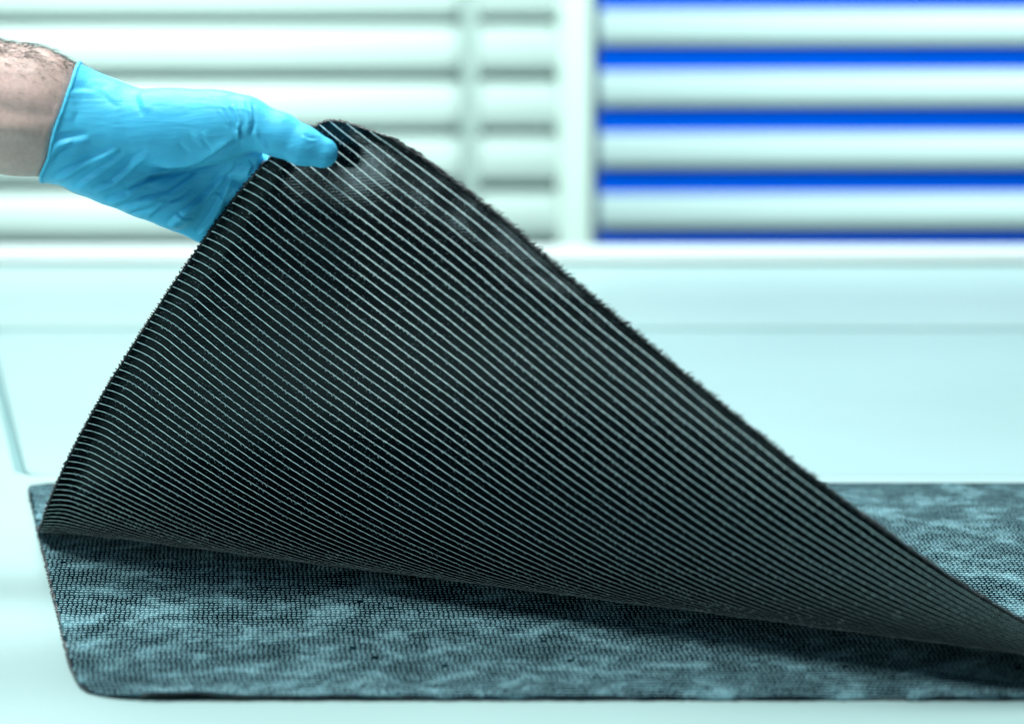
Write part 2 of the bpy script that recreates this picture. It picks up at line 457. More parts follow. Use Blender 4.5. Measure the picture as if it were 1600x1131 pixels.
  "-2134,-1763,1888 -2016,-1816,1801 -1898,-1870,1714 -1780,-1924,1629 -1661,-1979,1545 -1541,-2033,1462 -1420,-2086,1380 -1299,-2139,1300 -1177,-2191,1220 -1054,-2241,1142 -930,-2291,1064 -805,-2339,988 -680,-2385,912 -554,-2431,836 -427,-2475,761 -300,-2517,685 -171,-2557,610 -41,-2595,536 92,-2630,465 227,-2661,398 364,-2688,334 503,-2711,274 646,-2730,219 790,-2746,171 937,-2758,129 1085,-2766,93 1235,-2773,63 1386,-2777,39 1537,-2780,21 1690,-2782,9 1842,-2783,0 1995,-2783,0 2149,-2783,0 2302,-2783,0 2455,-2783,0 2608,-2783,0 2761,-2783,0 2914,-2783,0 3067,-2783,0 3220,-2783,0 3374,-2783,0 3527,-2783,0 3680,-2783,0 3833,-2783,0 3986,-2783,0 4139,-2783,0",
  "-2211,-1693,1772 -2093,-1746,1685 -1975,-1800,1600 -1856,-1853,1515 -1736,-1906,1431 -1615,-1959,1348 -1494,-2012,1267 -1372,-2063,1187 -1249,-2113,1107 -1125,-2162,1029 -999,-2209,952 -873,-2255,877 -746,-2299,802 -618,-2341,728 -489,-2381,654 -358,-2419,582 -227,-2455,510 -93,-2488,441 42,-2518,374 180,-2544,311 321,-2566,253 463,-2584,200 608,-2599,152 756,-2610,112 904,-2618,78 1055,-2623,51 1206,-2627,30 1358,-2629,14 1511,-2631,0 1664,-2631,0 1817,-2631,0 1970,-2631,0 2123,-2631,0 2276,-2631,0 2429,-2631,0 2582,-2631,0 2736,-2631,0 2889,-2631,0 3042,-2631,0 3195,-2631,0 3348,-2631,0 3501,-2631,0 3654,-2631,0 3807,-2631,0 3961,-2631,0 4114,-2631,0",
  "-2289,-1624,1655 -2170,-1676,1570 -2050,-1728,1485 -1930,-1780,1401 -1810,-1832,1317 -1688,-1884,1235 -1566,-1935,1154 -1443,-1985,1074 -1318,-2033,995 -1193,-2080,918 -1066,-2125,842 -938,-2167,767 -809,-2208,694 -678,-2247,622 -547,-2283,551 -414,-2316,482 -279,-2347,414 -142,-2375,350 -3,-2400,288 138,-2420,232 282,-2438,180 427,-2451,135 575,-2461,95 724,-2469,63 875,-2474,38 1027,-2477,21 1179,-2478,9 1332,-2479,0 1485,-2479,0 1638,-2479,0 1791,-2479,0 1944,-2479,0 2097,-2479,0 2251,-2479,0 2404,-2479,0 2557,-2479,0 2710,-2479,0 2863,-2479,0 3016,-2479,0 3169,-2479,0 3322,-2479,0 3476,-2479,0 3629,-2479,0 3782,-2479,0 3935,-2479,0 4088,-2479,0",
  "-2366,-1554,1539 -2246,-1604,1454 -2125,-1654,1370 -2004,-1705,1286 -1882,-1755,1204 -1759,-1806,1122 -1636,-1855,1042 -1511,-1903,963 -1386,-1949,885 -1258,-1993,808 -1130,-2035,733 -1000,-2075,660 -868,-2112,589 -735,-2147,519 -601,-2179,452 -465,-2208,386 -327,-2234,323 -187,-2256,264 -45,-2276,210 100,-2291,161 246,-2304,118 394,-2313,80 544,-2319,50 695,-2324,27 847,-2326,12 1000,-2328,0 1153,-2328,0 1306,-2328,0 1459,-2328,0 1612,-2328,0 1766,-2328,0 1919,-2328,0 2072,-2328,0 2225,-2328,0 2378,-2328,0 2531,-2328,0 2684,-2328,0 2837,-2328,0 2991,-2328,0 3144,-2328,0 3297,-2328,0 3450,-2328,0 3603,-2328,0 3756,-2328,0 3909,-2328,0 4062,-2328,0",
  "-2443,-1483,1421 -2321,-1530,1338 -2198,-1579,1255 -2076,-1628,1173 -1952,-1676,1091 -1828,-1724,1011 -1703,-1771,931 -1577,-1817,853 -1450,-1861,776 -1321,-1902,701 -1190,-1941,628 -1058,-1977,557 -924,-2010,488 -788,-2041,421 -651,-2068,357 -512,-2093,297 -371,-2114,240 -227,-2131,187 -82,-2145,141 65,-2156,100 214,-2164,66 365,-2170,39 516,-2173,19 668,-2176,0 821,-2176,0 974,-2176,0 1127,-2176,0 1281,-2176,0 1434,-2176,0 1587,-2176,0 1740,-2176,0 1893,-2176,0 2046,-2176,0 2199,-2176,0 2352,-2176,0 2506,-2176,0 2659,-2176,0 2812,-2176,0 2965,-2176,0 3118,-2176,0 3271,-2176,0 3424,-2176,0 3577,-2176,0 3731,-2176,0 3884,-2176,0 4037,-2176,0",
  "-2519,-1410,1304 -2394,-1455,1222 -2270,-1501,1141 -2145,-1548,1060 -2020,-1594,979 -1895,-1640,900 -1768,-1684,821 -1640,-1727,744 -1511,-1768,669 -1380,-1806,596 -1247,-1841,525 -1112,-1873,457 -975,-1902,392 -837,-1928,330 -696,-1951,271 -554,-1970,216 -410,-1986,165 -264,-1999,121 -116,-2008,83 34,-2015,52 185,-2020,28 337,-2023,12 489,-2024,0 643,-2024,0 796,-2024,0 949,-2024,0 1102,-2024,0 1255,-2024,0 1408,-2024,0 1561,-2024,0 1714,-2024,0 1868,-2024,0 2021,-2024,0 2174,-2024,0 2327,-2024,0 2480,-2024,0 2633,-2024,0 2786,-2024,0 2939,-2024,0 3093,-2024,0 3246,-2024,0 3399,-2024,0 3552,-2024,0 3705,-2024,0 3858,-2024,0 4011,-2024,0",
  "-2592,-1335,1186 -2465,-1377,1106 -2339,-1420,1027 -2213,-1464,947 -2086,-1508,868 -1959,-1551,790 -1830,-1593,714 -1700,-1632,639 -1568,-1669,566 -1435,-1704,495 -1300,-1735,427 -1162,-1763,363 -1023,-1787,302 -881,-1808,245 -738,-1826,193 -592,-1840,146 -445,-1852,103 -296,-1860,68 -146,-1866,40 6,-1870,19 158,-1873,0 311,-1873,0 464,-1873,0 617,-1873,0 770,-1873,0 923,-1873,0 1076,-1873,0 1229,-1873,0 1383,-1873,0 1536,-1873,0 1689,-1873,0 1842,-1873,0 1995,-1873,0 2148,-1873,0 2301,-1873,0 2454,-1873,0 2608,-1873,0 2761,-1873,0 2914,-1873,0 3067,-1873,0 3220,-1873,0 3373,-1873,0 3526,-1873,0 3679,-1873,0 3833,-1873,0 3986,-1873,0",
  "-2662,-1256,1069 -2534,-1296,991 -2405,-1336,914 -2277,-1377,836 -2149,-1418,759 -2019,-1458,683 -1888,-1496,608 -1756,-1532,536 -1622,-1566,466 -1486,-1596,398 -1348,-1622,335 -1208,-1645,275 -1065,-1665,220 -921,-1681,170 -774,-1694,126 -626,-1704,87 -477,-1712,54 -326,-1716,29 -174,-1719,12 -21,-1721,0 132,-1721,0 285,-1721,0 438,-1721,0 591,-1721,0 744,-1721,0 898,-1721,0 1051,-1721,0 1204,-1721,0 1357,-1721,0 1510,-1721,0 1663,-1721,0 1816,-1721,0 1969,-1721,0 2123,-1721,0 2276,-1721,0 2429,-1721,0 2582,-1721,0 2735,-1721,0 2888,-1721,0 3041,-1721,0 3194,-1721,0 3348,-1721,0 3501,-1721,0 3654,-1721,0 3807,-1721,0 3960,-1721,0",
  "-2731,-1175,952 -2600,-1211,878 -2469,-1248,802 -2339,-1286,727 -2208,-1324,652 -2076,-1360,579 -1943,-1395,507 -1809,-1427,437 -1672,-1456,371 -1533,-1481,308 -1392,-1503,249 -1249,-1521,195 -1103,-1536,148 -956,-1548,106 -807,-1556,71 -657,-1562,43 -505,-1566,20 -353,-1569,0 -200,-1569,0 -47,-1569,0 106,-1569,0 260,-1569,0 413,-1569,0 566,-1569,0 719,-1569,0 872,-1569,0 1025,-1569,0 1178,-1569,0 1331,-1569,0 1485,-1569,0 1638,-1569,0 1791,-1569,0 1944,-1569,0 2097,-1569,0 2250,-1569,0 2403,-1569,0 2556,-1569,0 2710,-1569,0 2863,-1569,0 3016,-1569,0 3169,-1569,0 3322,-1569,0 3475,-1569,0 3628,-1569,0 3781,-1569,0 3935,-1569,0",
  "-2797,-1090,837 -2663,-1122,765 -2530,-1156,693 -2398,-1191,620 -2264,-1225,548 -2130,-1257,478 -1994,-1287,409 -1857,-1315,343 -1717,-1339,282 -1575,-1360,224 -1431,-1377,172 -1285,-1391,125 -1137,-1401,86 -988,-1408,54 -836,-1413,30 -684,-1416,13 -532,-1418,0 -379,-1418,0 -225,-1418,0 -72,-1418,0 81,-1418,0 234,-1418,0 387,-1418,0 540,-1418,0 693,-1418,0 846,-1418,0 1000,-1418,0 1153,-1418,0 1306,-1418,0 1459,-1418,0 1612,-1418,0 1765,-1418,0 1918,-1418,0 2071,-1418,0 2225,-1418,0 2378,-1418,0 2531,-1418,0 2684,-1418,0 2837,-1418,0 2990,-1418,0 3143,-1418,0 3296,-1418,0 3450,-1418,0 3603,-1418,0 3756,-1418,0 3909,-1418,0",
  "-2859,-999,723 -2723,-1028,655 -2588,-1058,586 -2453,-1089,517 -2317,-1120,448 -2180,-1148,381 -2041,-1174,317 -1901,-1197,256 -1758,-1216,200 -1614,-1232,150 -1467,-1244,105 -1318,-1254,67 -1168,-1260,38 -1016,-1263,17 -864,-1266,0 -710,-1266,0 -557,-1266,0 -404,-1266,0 -251,-1266,0 -98,-1266,0 55,-1266,0 208,-1266,0 361,-1266,0 515,-1266,0 668,-1266,0 821,-1266,0 974,-1266,0 1127,-1266,0 1280,-1266,0 1433,-1266,0 1586,-1266,0 1740,-1266,0 1893,-1266,0 2046,-1266,0 2199,-1266,0 2352,-1266,0 2505,-1266,0 2658,-1266,0 2811,-1266,0 2965,-1266,0 3118,-1266,0 3271,-1266,0 3424,-1266,0 3577,-1266,0 3730,-1266,0 3883,-1266,0",
  "-2918,-904,612 -2779,-929,548 -2641,-956,482 -2504,-983,417 -2365,-1009,353 -2226,-1032,291 -2084,-1054,232 -1941,-1072,178 -1795,-1086,129 -1648,-1097,87 -1498,-1105,53 -1347,-1110,26 -1195,-1114,0 -1042,-1114,0 -889,-1114,0 -736,-1114,0 -583,-1114,0 -430,-1114,0 -277,-1114,0 -124,-1114,0 30,-1114,0 183,-1114,0 336,-1114,0 489,-1114,0 642,-1114,0 795,-1114,0 948,-1114,0 1101,-1114,0 1255,-1114,0 1408,-1114,0 1561,-1114,0 1714,-1114,0 1867,-1114,0 2020,-1114,0 2173,-1114,0 2326,-1114,0 2480,-1114,0 2633,-1114,0 2786,-1114,0 2939,-1114,0 3092,-1114,0 3245,-1114,0 3398,-1114,0 3551,-1114,0 3705,-1114,0 3858,-1114,0",
  "-2972,-803,504 -2832,-824,444 -2691,-847,384 -2551,-869,323 -2410,-891,264 -2267,-910,208 -2123,-926,156 -1977,-940,110 -1828,-950,69 -1678,-956,39 -1527,-960,17 -1374,-963,0 -1221,-963,0 -1068,-963,0 -915,-963,0 -762,-963,0 -608,-963,0 -455,-963,0 -302,-963,0 -149,-963,0 4,-963,0 157,-963,0 310,-963,0 463,-963,0 617,-963,0 770,-963,0 923,-963,0 1076,-963,0 1229,-963,0 1382,-963,0 1535,-963,0 1688,-963,0 1842,-963,0 1995,-963,0 2148,-963,0 2301,-963,0 2454,-963,0 2607,-963,0 2760,-963,0 2913,-963,0 3067,-963,0 3220,-963,0 3373,-963,0 3526,-963,0 3679,-963,0 3832,-963,0",
  "-3024,-696,400 -2880,-713,346 -2737,-731,291 -2594,-750,236 -2450,-767,184 -2305,-781,134 -2157,-793,92 -2008,-801,55 -1858,-807,27 -1706,-811,0 -1553,-811,0 -1400,-811,0 -1247,-811,0 -1093,-811,0 -940,-811,0 -787,-811,0 -634,-811,0 -481,-811,0 -328,-811,0 -175,-811,0 -22,-811,0 132,-811,0 285,-811,0 438,-811,0 591,-811,0 744,-811,0 897,-811,0 1050,-811,0 1203,-811,0 1357,-811,0 1510,-811,0 1663,-811,0 1816,-811,0 1969,-811,0 2122,-811,0 2275,-811,0 2428,-811,0 2582,-811,0 2735,-811,0 2888,-811,0 3041,-811,0 3194,-811,0 3347,-811,0 3500,-811,0 3653,-811,0 3807,-811,0",
  "-3072,-583,300 -2925,-595,253 -2779,-609,205 -2633,-623,158 -2486,-636,113 -2338,-645,73 -2188,-652,41 -2037,-657,18 -1885,-659,0 -1732,-659,0 -1578,-659,0 -1425,-659,0 -1272,-659,0 -1119,-659,0 -966,-659,0 -813,-659,0 -660,-659,0 -507,-659,0 -353,-659,0 -200,-659,0 -47,-659,0 106,-659,0 259,-659,0 412,-659,0 565,-659,0 718,-659,0 872,-659,0 1025,-659,0 1178,-659,0 1331,-659,0 1484,-659,0 1637,-659,0 1790,-659,0 1943,-659,0 2097,-659,0 2250,-659,0 2403,-659,0 2556,-659,0 2709,-659,0 2862,-659,0 3015,-659,0 3168,-659,0 3322,-659,0 3475,-659,0 3628,-659,0 3781,-659,0",
  "-3114,-464,205 -2965,-471,168 -2817,-481,129 -2668,-490,92 -2518,-497,57 -2368,-503,29 -2216,-508,0 -2063,-508,0 -1910,-508,0 -1757,-508,0 -1604,-508,0 -1451,-508,0 -1298,-508,0 -1145,-508,0 -991,-508,0 -838,-508,0 -685,-508,0 -532,-508,0 -379,-508,0 -226,-508,0 -73,-508,0 80,-508,0 234,-508,0 387,-508,0 540,-508,0 693,-508,0 846,-508,0 999,-508,0 1152,-508,0 1305,-508,0 1459,-508,0 1612,-508,0 1765,-508,0 1918,-508,0 2071,-508,0 2224,-508,0 2377,-508,0 2530,-508,0 2684,-508,0 2837,-508,0 2990,-508,0 3143,-508,0 3296,-508,0 3449,-508,0 3602,-508,0 3755,-508,0",
  "-3152,-337,119 -3000,-339,95 -2850,-345,66 -2699,-349,40 -2547,-353,18 -2395,-356,0 -2242,-356,0 -2089,-356,0 -1936,-356,0 -1783,-356,0 -1630,-356,0 -1476,-356,0 -1323,-356,0 -1170,-356,0 -1017,-356,0 -864,-356,0 -711,-356,0 -558,-356,0 -405,-356,0 -251,-356,0 -98,-356,0 55,-356,0 208,-356,0 361,-356,0 514,-356,0 667,-356,0 820,-356,0 974,-356,0 1127,-356,0 1280,-356,0 1433,-356,0 1586,-356,0 1739,-356,0 1892,-356,0 2045,-356,0 2199,-356,0 2352,-356,0 2505,-356,0 2658,-356,0 2811,-356,0 2964,-356,0 3117,-356,0 3270,-356,0 3424,-356,0 3577,-356,0 3730,-356,0",
  "-3184,-200,48 -3031,-199,39 -2879,-201,22 -2727,-204,0 -2574,-204,0 -2421,-204,0 -2268,-204,0 -2115,-204,0 -1961,-204,0 -1808,-204,0 -1655,-204,0 -1502,-204,0 -1349,-204,0 -1196,-204,0 -1043,-204,0 -890,-204,0 -736,-204,0 -583,-204,0 -430,-204,0 -277,-204,0 -124,-204,0 29,-204,0 182,-204,0 335,-204,0 489,-204,0 642,-204,0 795,-204,0 948,-204,0 1101,-204,0 1254,-204,0 1407,-204,0 1560,-204,0 1714,-204,0 1867,-204,0 2020,-204,0 2173,-204,0 2326,-204,0 2479,-204,0 2632,-204,0 2785,-204,0 2939,-204,0 3092,-204,0 3245,-204,0 3398,-204,0 3551,-204,0 3704,-204,0",
  "-3212,-53,10 -3059,-52,0 -2906,-52,0 -2753,-52,0 -2599,-52,0 -2446,-52,0 -2293,-52,0 -2140,-52,0 -1987,-52,0 -1834,-52,0 -1681,-52,0 -1528,-52,0 -1374,-52,0 -1221,-52,0 -1068,-52,0 -915,-52,0 -762,-52,0 -609,-52,0 -456,-52,0 -303,-52,0 -149,-52,0 4,-52,0 157,-52,0 310,-52,0 463,-52,0 616,-52,0 769,-52,0 922,-52,0 1076,-52,0 1229,-52,0 1382,-52,0 1535,-52,0 1688,-52,0 1841,-52,0 1994,-52,0 2147,-52,0 2301,-52,0 2454,-52,0 2607,-52,0 2760,-52,0 2913,-52,0 3066,-52,0 3219,-52,0 3372,-52,0 3526,-52,0 3679,-52,0",
  "-3238,99,0 -3084,99,0 -2931,99,0 -2778,99,0 -2625,99,0 -2472,99,0 -2319,99,0 -2166,99,0 -2013,99,0 -1859,99,0 -1706,99,0 -1553,99,0 -1400,99,0 -1247,99,0 -1094,99,0 -941,99,0 -788,99,0 -634,99,0 -481,99,0 -328,99,0 -175,99,0 -22,99,0 131,99,0 284,99,0 437,99,0 591,99,0 744,99,0 897,99,0 1050,99,0 1203,99,0 1356,99,0 1509,99,0 1662,99,0 1816,99,0 1969,99,0 2122,99,0 2275,99,0 2428,99,0 2581,99,0 2734,99,0 2887,99,0 3041,99,0 3194,99,0 3347,99,0 3500,99,0 3653,99,0",
  "-3263,251,0 -3110,251,0 -2957,251,0 -2804,251,0 -2651,251,0 -2498,251,0 -2344,251,0 -2191,251,0 -2038,251,0 -1885,251,0 -1732,251,0 -1579,251,0 -1426,251,0 -1273,251,0 -1119,251,0 -966,251,0 -813,251,0 -660,251,0 -507,251,0 -354,251,0 -201,251,0 -48,251,0 106,251,0 259,251,0 412,251,0 565,251,0 718,251,0 871,251,0 1024,251,0 1177,251,0 1331,251,0 1484,251,0 1637,251,0 1790,251,0 1943,251,0 2096,251,0 2249,251,0 2402,251,0 2556,251,0 2709,251,0 2862,251,0 3015,251,0 3168,251,0 3321,251,0 3474,251,0 3627,251,0",
  "-3289,403,0 -3136,403,0 -2983,403,0 -2829,403,0 -2676,403,0 -2523,403,0 -2370,403,0 -2217,403,0 -2064,403,0 -1911,403,0 -1758,403,0 -1604,403,0 -1451,403,0 -1298,403,0 -1145,403,0 -992,403,0 -839,403,0 -686,403,0 -533,403,0 -379,403,0 -226,403,0 -73,403,0 80,403,0 233,403,0 386,403,0 539,403,0 692,403,0 846,403,0 999,403,0 1152,403,0 1305,403,0 1458,403,0 1611,403,0 1764,403,0 1917,403,0 2071,403,0 2224,403,0 2377,403,0 2530,403,0 2683,403,0 2836,403,0 2989,403,0 3142,403,0 3296,403,0 3449,403,0 3602,403,0",
]
# ------------------------------------------------------------------ table
ZT = -0.0028      # table surface; the lower ply lies on it, the upper ply's underside rests at z = 0
YF, YB, PITCH_T = -0.46030, 0.17002, 0.00624
EA, EB = -0.16870, -0.32209       # left edge of the plies: x = EA * y + EB


def skew(y):
    return EA * y + EB


table = empty("work_table", (0, 0.4, ZT - 0.05))
tag(table, "wide white work table with a jointed panel under the dark fabric", "table")
table["kind"] = "structure"


def to_table(o):
    o.parent = table
    o.location = -Vector(table.location)
    return o


panel = rounded([(-0.358, 0.226), (1.35, 0.222), (1.35, 0.946), (-0.482, 0.946)], [0.022, 0.02, 0.02, 0.03])
hole = rounded([(-0.3655, 0.2215), (1.3545, 0.2195), (1.3545, 0.961), (-0.4915, 0.961)], [0.024, 0.022, 0.022, 0.032])
to_table(slab("table_core", [(-0.60, -1.05), (1.6, -1.05), (1.6, 1.5), (-0.60, 1.5)], ZT - 0.05, ZT - 0.006, M_TABLE_BASE))
to_table(slab("table_top", [(-0.60, -1.05), (1.6, -1.05), (1.6, 1.42), (-0.60, 1.42)], ZT - 0.0058, ZT, M_TABLE, holes=[hole]))
to_table(slab("inset_panel", panel, ZT - 0.0058, ZT - 0.0005, M_TABLE_IN))
# rounded rail along the back edge of the table
prof = [(1.405, ZT + 0.0005), (1.398, 0.002), (1.402, 0.008), (1.412, 0.0105), (1.46, 0.0105), (1.468, 0.006), (1.468, ZT - 0.03), (1.425, ZT - 0.03), (1.425, ZT + 0.0005)]
Vr = np.array([(x, y, z) for x in (-0.60, 1.6) for y, z in prof])
n = len(prof)
Fr = [[i, (i + 1) % n, n + (i + 1) % n, n + i] for i in range(n)]
to_table(mesh_np("back_rail", Vr, Fr, M_RAIL, smooth=False))

# ------------------------------------------------------------------ blinds behind the table


def slat_mesh(name, length, height, bulge, thick):
    n = 9
    a = np.linspace(-1, 1, n)
    front = np.stack([-bulge * (1 - a ** 2), a * height / 2], 1)
    back = front[::-1] + np.array([thick, 0])
    pr = np.concatenate([front, back])
    m = len(pr)
    V = np.array([(x, p[0], p[1]) for x in (0, length) for p in pr])
    F = [[i, (i + 1) % m, m + (i + 1) % m, m + i] for i in range(m)]
    me = bpy.data.meshes.new(name)
    me.from_pydata([tuple(v) for v in V], [], [tuple(f) for f in F] + [tuple(range(m - 1, -1, -1)), tuple(range(m, 2 * m))])
    for p in me.polygons:
        p.use_smooth = len(p.vertices) == 4
    me.update()
    return me


def blind(loc, rz, length, pitch, height, bulge, count, z_first, mat, tapes, tape_mat, label):
    root = empty("window_blind", loc)
    root.rotation_euler = (0, 0, rz)
    tag(root, label, "blind")
    me = slat_mesh("slat", length, height, bulge, 0.002)
    me.materials.append(mat)
    for i in range(count):
        s = bpy.data.objects.new("slat", me)
        COL.objects.link(s)
        s.parent = root
        s.location = (0, 0, z_first + i * pitch - loc[2])
        s.rotation_euler = (0, random.uniform(-0.0008, 0.0008), 0)
    for x, w in tapes:
        bm = bmesh.new()
        bmesh.ops.create_cube(bm, size=1.0)
        bmesh.ops.scale(bm, vec=(w, 0.003, count * pitch), verts=bm.verts)
        bmesh.ops.translate(bm, vec=(x, -0.0155, z_first + (count - 1) * pitch / 2 - loc[2]), verts=bm.verts)
        bm_obj("ladder_tape", bm, tape_mat, root)
    return root


def panel_box(name, x0, x1, y0, y1, z0, z1, mat, label, cat, rz=0):
    bm = bmesh.new()
    bmesh.ops.create_cube(bm, size=1.0)
    bmesh.ops.scale(bm, vec=(x1 - x0, y1 - y0, z1 - z0), verts=bm.verts)
    bmesh.ops.translate(bm, vec=((x1 - x0) / 2, (y1 - y0) / 2, (z1 - z0) / 2), verts=bm.verts)
    bmesh.ops.bevel(bm, geom=list(bm.edges), offset=0.004, segments=2, affect='EDGES')
    o = bm_obj(name, bm, mat)
    o.location = (x0, y0, z0)
    o.rotation_euler = (0, 0, rz)
    tag(o, label, cat)
    return o


YL, YR = 2.78, 2.765
blind((-1.55, YL, -0.62), 0.0, 1.655, 0.0774, 0.0650, 0.009, 14, -0.5042, M_SLAT_L, [(1.492, 0.022), (0.5, 0.022)], M_TAPE,
      "pale green-white blind with narrow grey gaps, behind the gloved hand")
panel_box("backing_panel", -1.56, 0.112, YL + 0.03, YL + 0.05, -0.62, 0.66, M_GREYBACK, "grey-green panel seen through the narrow gaps of the pale blind", "panel")
RZ = math.radians(1.0)
blind((0.121, YR, -0.62), RZ, 1.70, 0.0855, 0.0475, 0.006, 14, -0.5365, M_SLAT_R, [], M_TAPE,
      "white slatted blind with wide bright blue gaps, right of the post")
panel_box("blue_panel", 0.121, 1.83, YR + 0.014, YR + 0.03, -0.62, 0.66, M_BLUE, "bright blue panel showing between the white slats", "panel", RZ)
panel_box("window_post", 0.064, 0.110, YL - 0.014, YL + 0.02, -0.62, 0.66, M_POST, "pale upright post between the two slatted blinds", "post")


# ------------------------------------------------------------------ fabric plies
def xleft(y, rx=0.048, rt=0.05616):
    """outline of the left end of a ply (skewed edge, rounded front and back corner)."""
    y = np.asarray(y, float)
    x = skew(y)
    u = np.clip(1 - (y - YF) / rt, 0, 1)
    x = x + rx * (1 - np.sqrt(np.clip(1 - u ** 2.4, 0, 1)))
    v = np.clip(1 - (YB - y) / 0.020, 0, 1)
    return x + 0.016 * (1 - np.sqrt(np.clip(1 - v ** 2.2, 0, 1)))


def xpos(t, s):
    """flat x of the point t behind the front edge, s along the stitching."""
    y = YF + np.asarray(t, float)
    return skew(y) + s + (xleft(y) - skew(y)) * np.clip(1 - np.asarray(s) / 0.2, 0, 1) ** 2


def cubic_up(A, xs):
    """Catmull-Rom along axis 0 at fractional indices xs."""
    n = A.shape[0]
    i = np.clip(np.floor(xs).astype(int), 0, n - 2)
    u = (xs - i)[:, None, None]
    g = lambda k: A[np.clip(k, 0, n - 1)]
    p0, p1, p2, p3 = g(i - 1), g(i), g(i + 1), g(i + 2)
    p0 = np.where((i == 0)[:, None, None], 2 * p1 - p2, p0)
    p3 = np.where((i == n - 2)[:, None, None], 2 * p2 - p1, p3)
    return 0.5 * (2 * p1 + (p2 - p0) * u + (2 * p0 - 5 * p1 + 4 * p2 - p3) * u ** 2 + (3 * p1 - p0 - 3 * p2 + p3) * u ** 3)


GR = np.array([[[float(c) for c in q.split(',')] for q in row.split()] for row in FLAP]) * 1e-4   # (34, 46, 3)
NT_, NS_ = GR.shape[:2]
DT, DS = 0.5005553 / 33, 0.0153125
S_MAX = DS * (NS_ - 1)
# rows beyond the bent region lie flat on the lower ply up to the back edge
T_ALL = YB - YF
ext_t = [0.5005553 + DT * k for k in range(1, 10) if 0.5005553 + DT * k < T_ALL - 0.004] + [T_ALL]
rows_t = np.concatenate([np.arange(NT_) * DT, ext_t])
extra = np.array([[[xpos(t, DS * j), YF + t, 0.0] for j in range(NS_)] for t in ext_t])
GRID = np.concatenate([GR, extra], 0)
NX_ = 34         # columns to the right, out of the picture, lie flat
more = np.array([[[xpos(t, DS * (NS_ + j)), YF + t, 0.0] for j in range(NX_)] for t in rows_t])
GRID = np.concatenate([GRID, more], 1)
S_MAX = DS * (NS_ + NX_ - 1)


def flap_point(t, s):
    """3D position of the upper ply's underside for arrays t (rows) and s (cols) -> (len(t), len(s), 3)."""
    fi = np.interp(t, rows_t, np.arange(len(rows_t)))
    A = cubic_up(GRID, fi)
    B = cubic_up(np.swapaxes(A, 0, 1), np.asarray(s) / DS)
    return np.swapaxes(B, 0, 1)


def grid_normals(P):
    a = np.gradient(P, axis=0)
    b = np.gradient(P, axis=1)
    n = np.cross(a, b)      # t x s  -> with t to the back and s to the right: points down (underside)
    n /= np.linalg.norm(n, axis=2, keepdims=True) + 1e-12
    return n


FT = np.unique(np.concatenate([np.linspace(0, 0.06, 40), np.linspace(0.06, 0.52, 190), np.linspace(0.52, T_ALL, 16)]))
FS = np.unique(np.concatenate([np.linspace(0, 0.03, 24), np.linspace(0.03, 0.66, 220), np.linspace(0.66, S_MAX, 60)]))
PB = flap_point(FT, FS)
NB = grid_normals(PB)


def relief(t, s):
    """small real deformations of the lifted ply along its underside normal (metres)."""
    T, S = np.meshgrid(t, s, indexing='ij')
    lift = np.clip((0.44 - T) / 0.06, 0, 1) * np.clip((0.62 - S) / 0.1, 0, 1)
    d = 0.0055 * np.clip(1 - S / 0.016, 0, 1) ** 2 * np.clip((0.455 - T) / 0.02, 0, 1) * np.clip((T - 0.035) / 0.03, 0, 1)
    d = d - 0.0040 * np.clip(1 - T / 0.050, 0, 1) ** 2 * np.clip(S / 0.03, 0, 1) * np.clip((0.50 - S) / 0.15, 0, 1)   # the long edge curls back
    # fabric pressed in around the thumb and draping away from it
    for (ct, cs, rt_, rs_, am) in ((0.036, 0.034, 0.016, 0.020, -0.0016), (0.070, 0.036, 0.018, 0.024, 0.0013), (0.088, 0.080, 0.020, 0.035, -0.0008),
                                   (0.022, 0.16, 0.020, 0.12, 0.0010), (0.20, 0.10, 0.05, 0.09, 0.0009), (0.16, 0.30, 0.05, 0.10, -0.0008)):
        d = d + am * np.exp(-((T - ct) / rt_) ** 2 - ((S - cs) / rs_) ** 2)
    d = d + 0.00022 * np.sin(T * 190 + 3 * np.sin(S * 31)) * np.sin(S * 97 + 2.0 * np.sin(T * 43))
    return d * np.clip(lift * 1.2, 0, 1)


PB = PB + NB * relief(FT, FS)[..., None]
NB = grid_normals(PB)
edge_t = smooth_noise1(FT, 160, 3) * 0.0006
PB[:, 0] += 0
THK = 0.0013
nt, ns = len(FT), len(FS)
Vb = PB.reshape(-1, 3)
Vt = (PB - NB * THK).reshape(-1, 3)
idx = np.arange(nt * ns).reshape(nt, ns)
q = np.stack([idx[:-1, :-1], idx[1:, :-1], idx[1:, 1:], idx[:-1, 1:]], -1).reshape(-1, 4)
qt = q[:, ::-1] + nt * ns
rim = np.concatenate([idx[0, :], idx[1:, -1], idx[-1, -2::-1], idx[-2:0:-1, 0]])
r2 = np.roll(rim, -1)
qr = np.stack([rim, r2, r2 + nt * ns, rim + nt * ns], -1)
TT, SS = np.meshgrid(FT, FS, indexing='ij')
XF = xpos(TT, SS)
UV = np.stack([XF, TT], -1).reshape(-1, 2)
upper = mesh_np("fabric_sheet", np.concatenate([Vb, Vt]), np.concatenate([q, qt, qr]), [M_UNDER, M_TOP, M_FIBRE],
                mi=np.r_[np.zeros(len(q)), np.ones(len(qt)), np.full(len(qr), 2)], uv=np.concatenate([UV, UV]))
tag(upper, "black stitched fabric sheet with white lines, its corner lifted by the hand", "fabric")

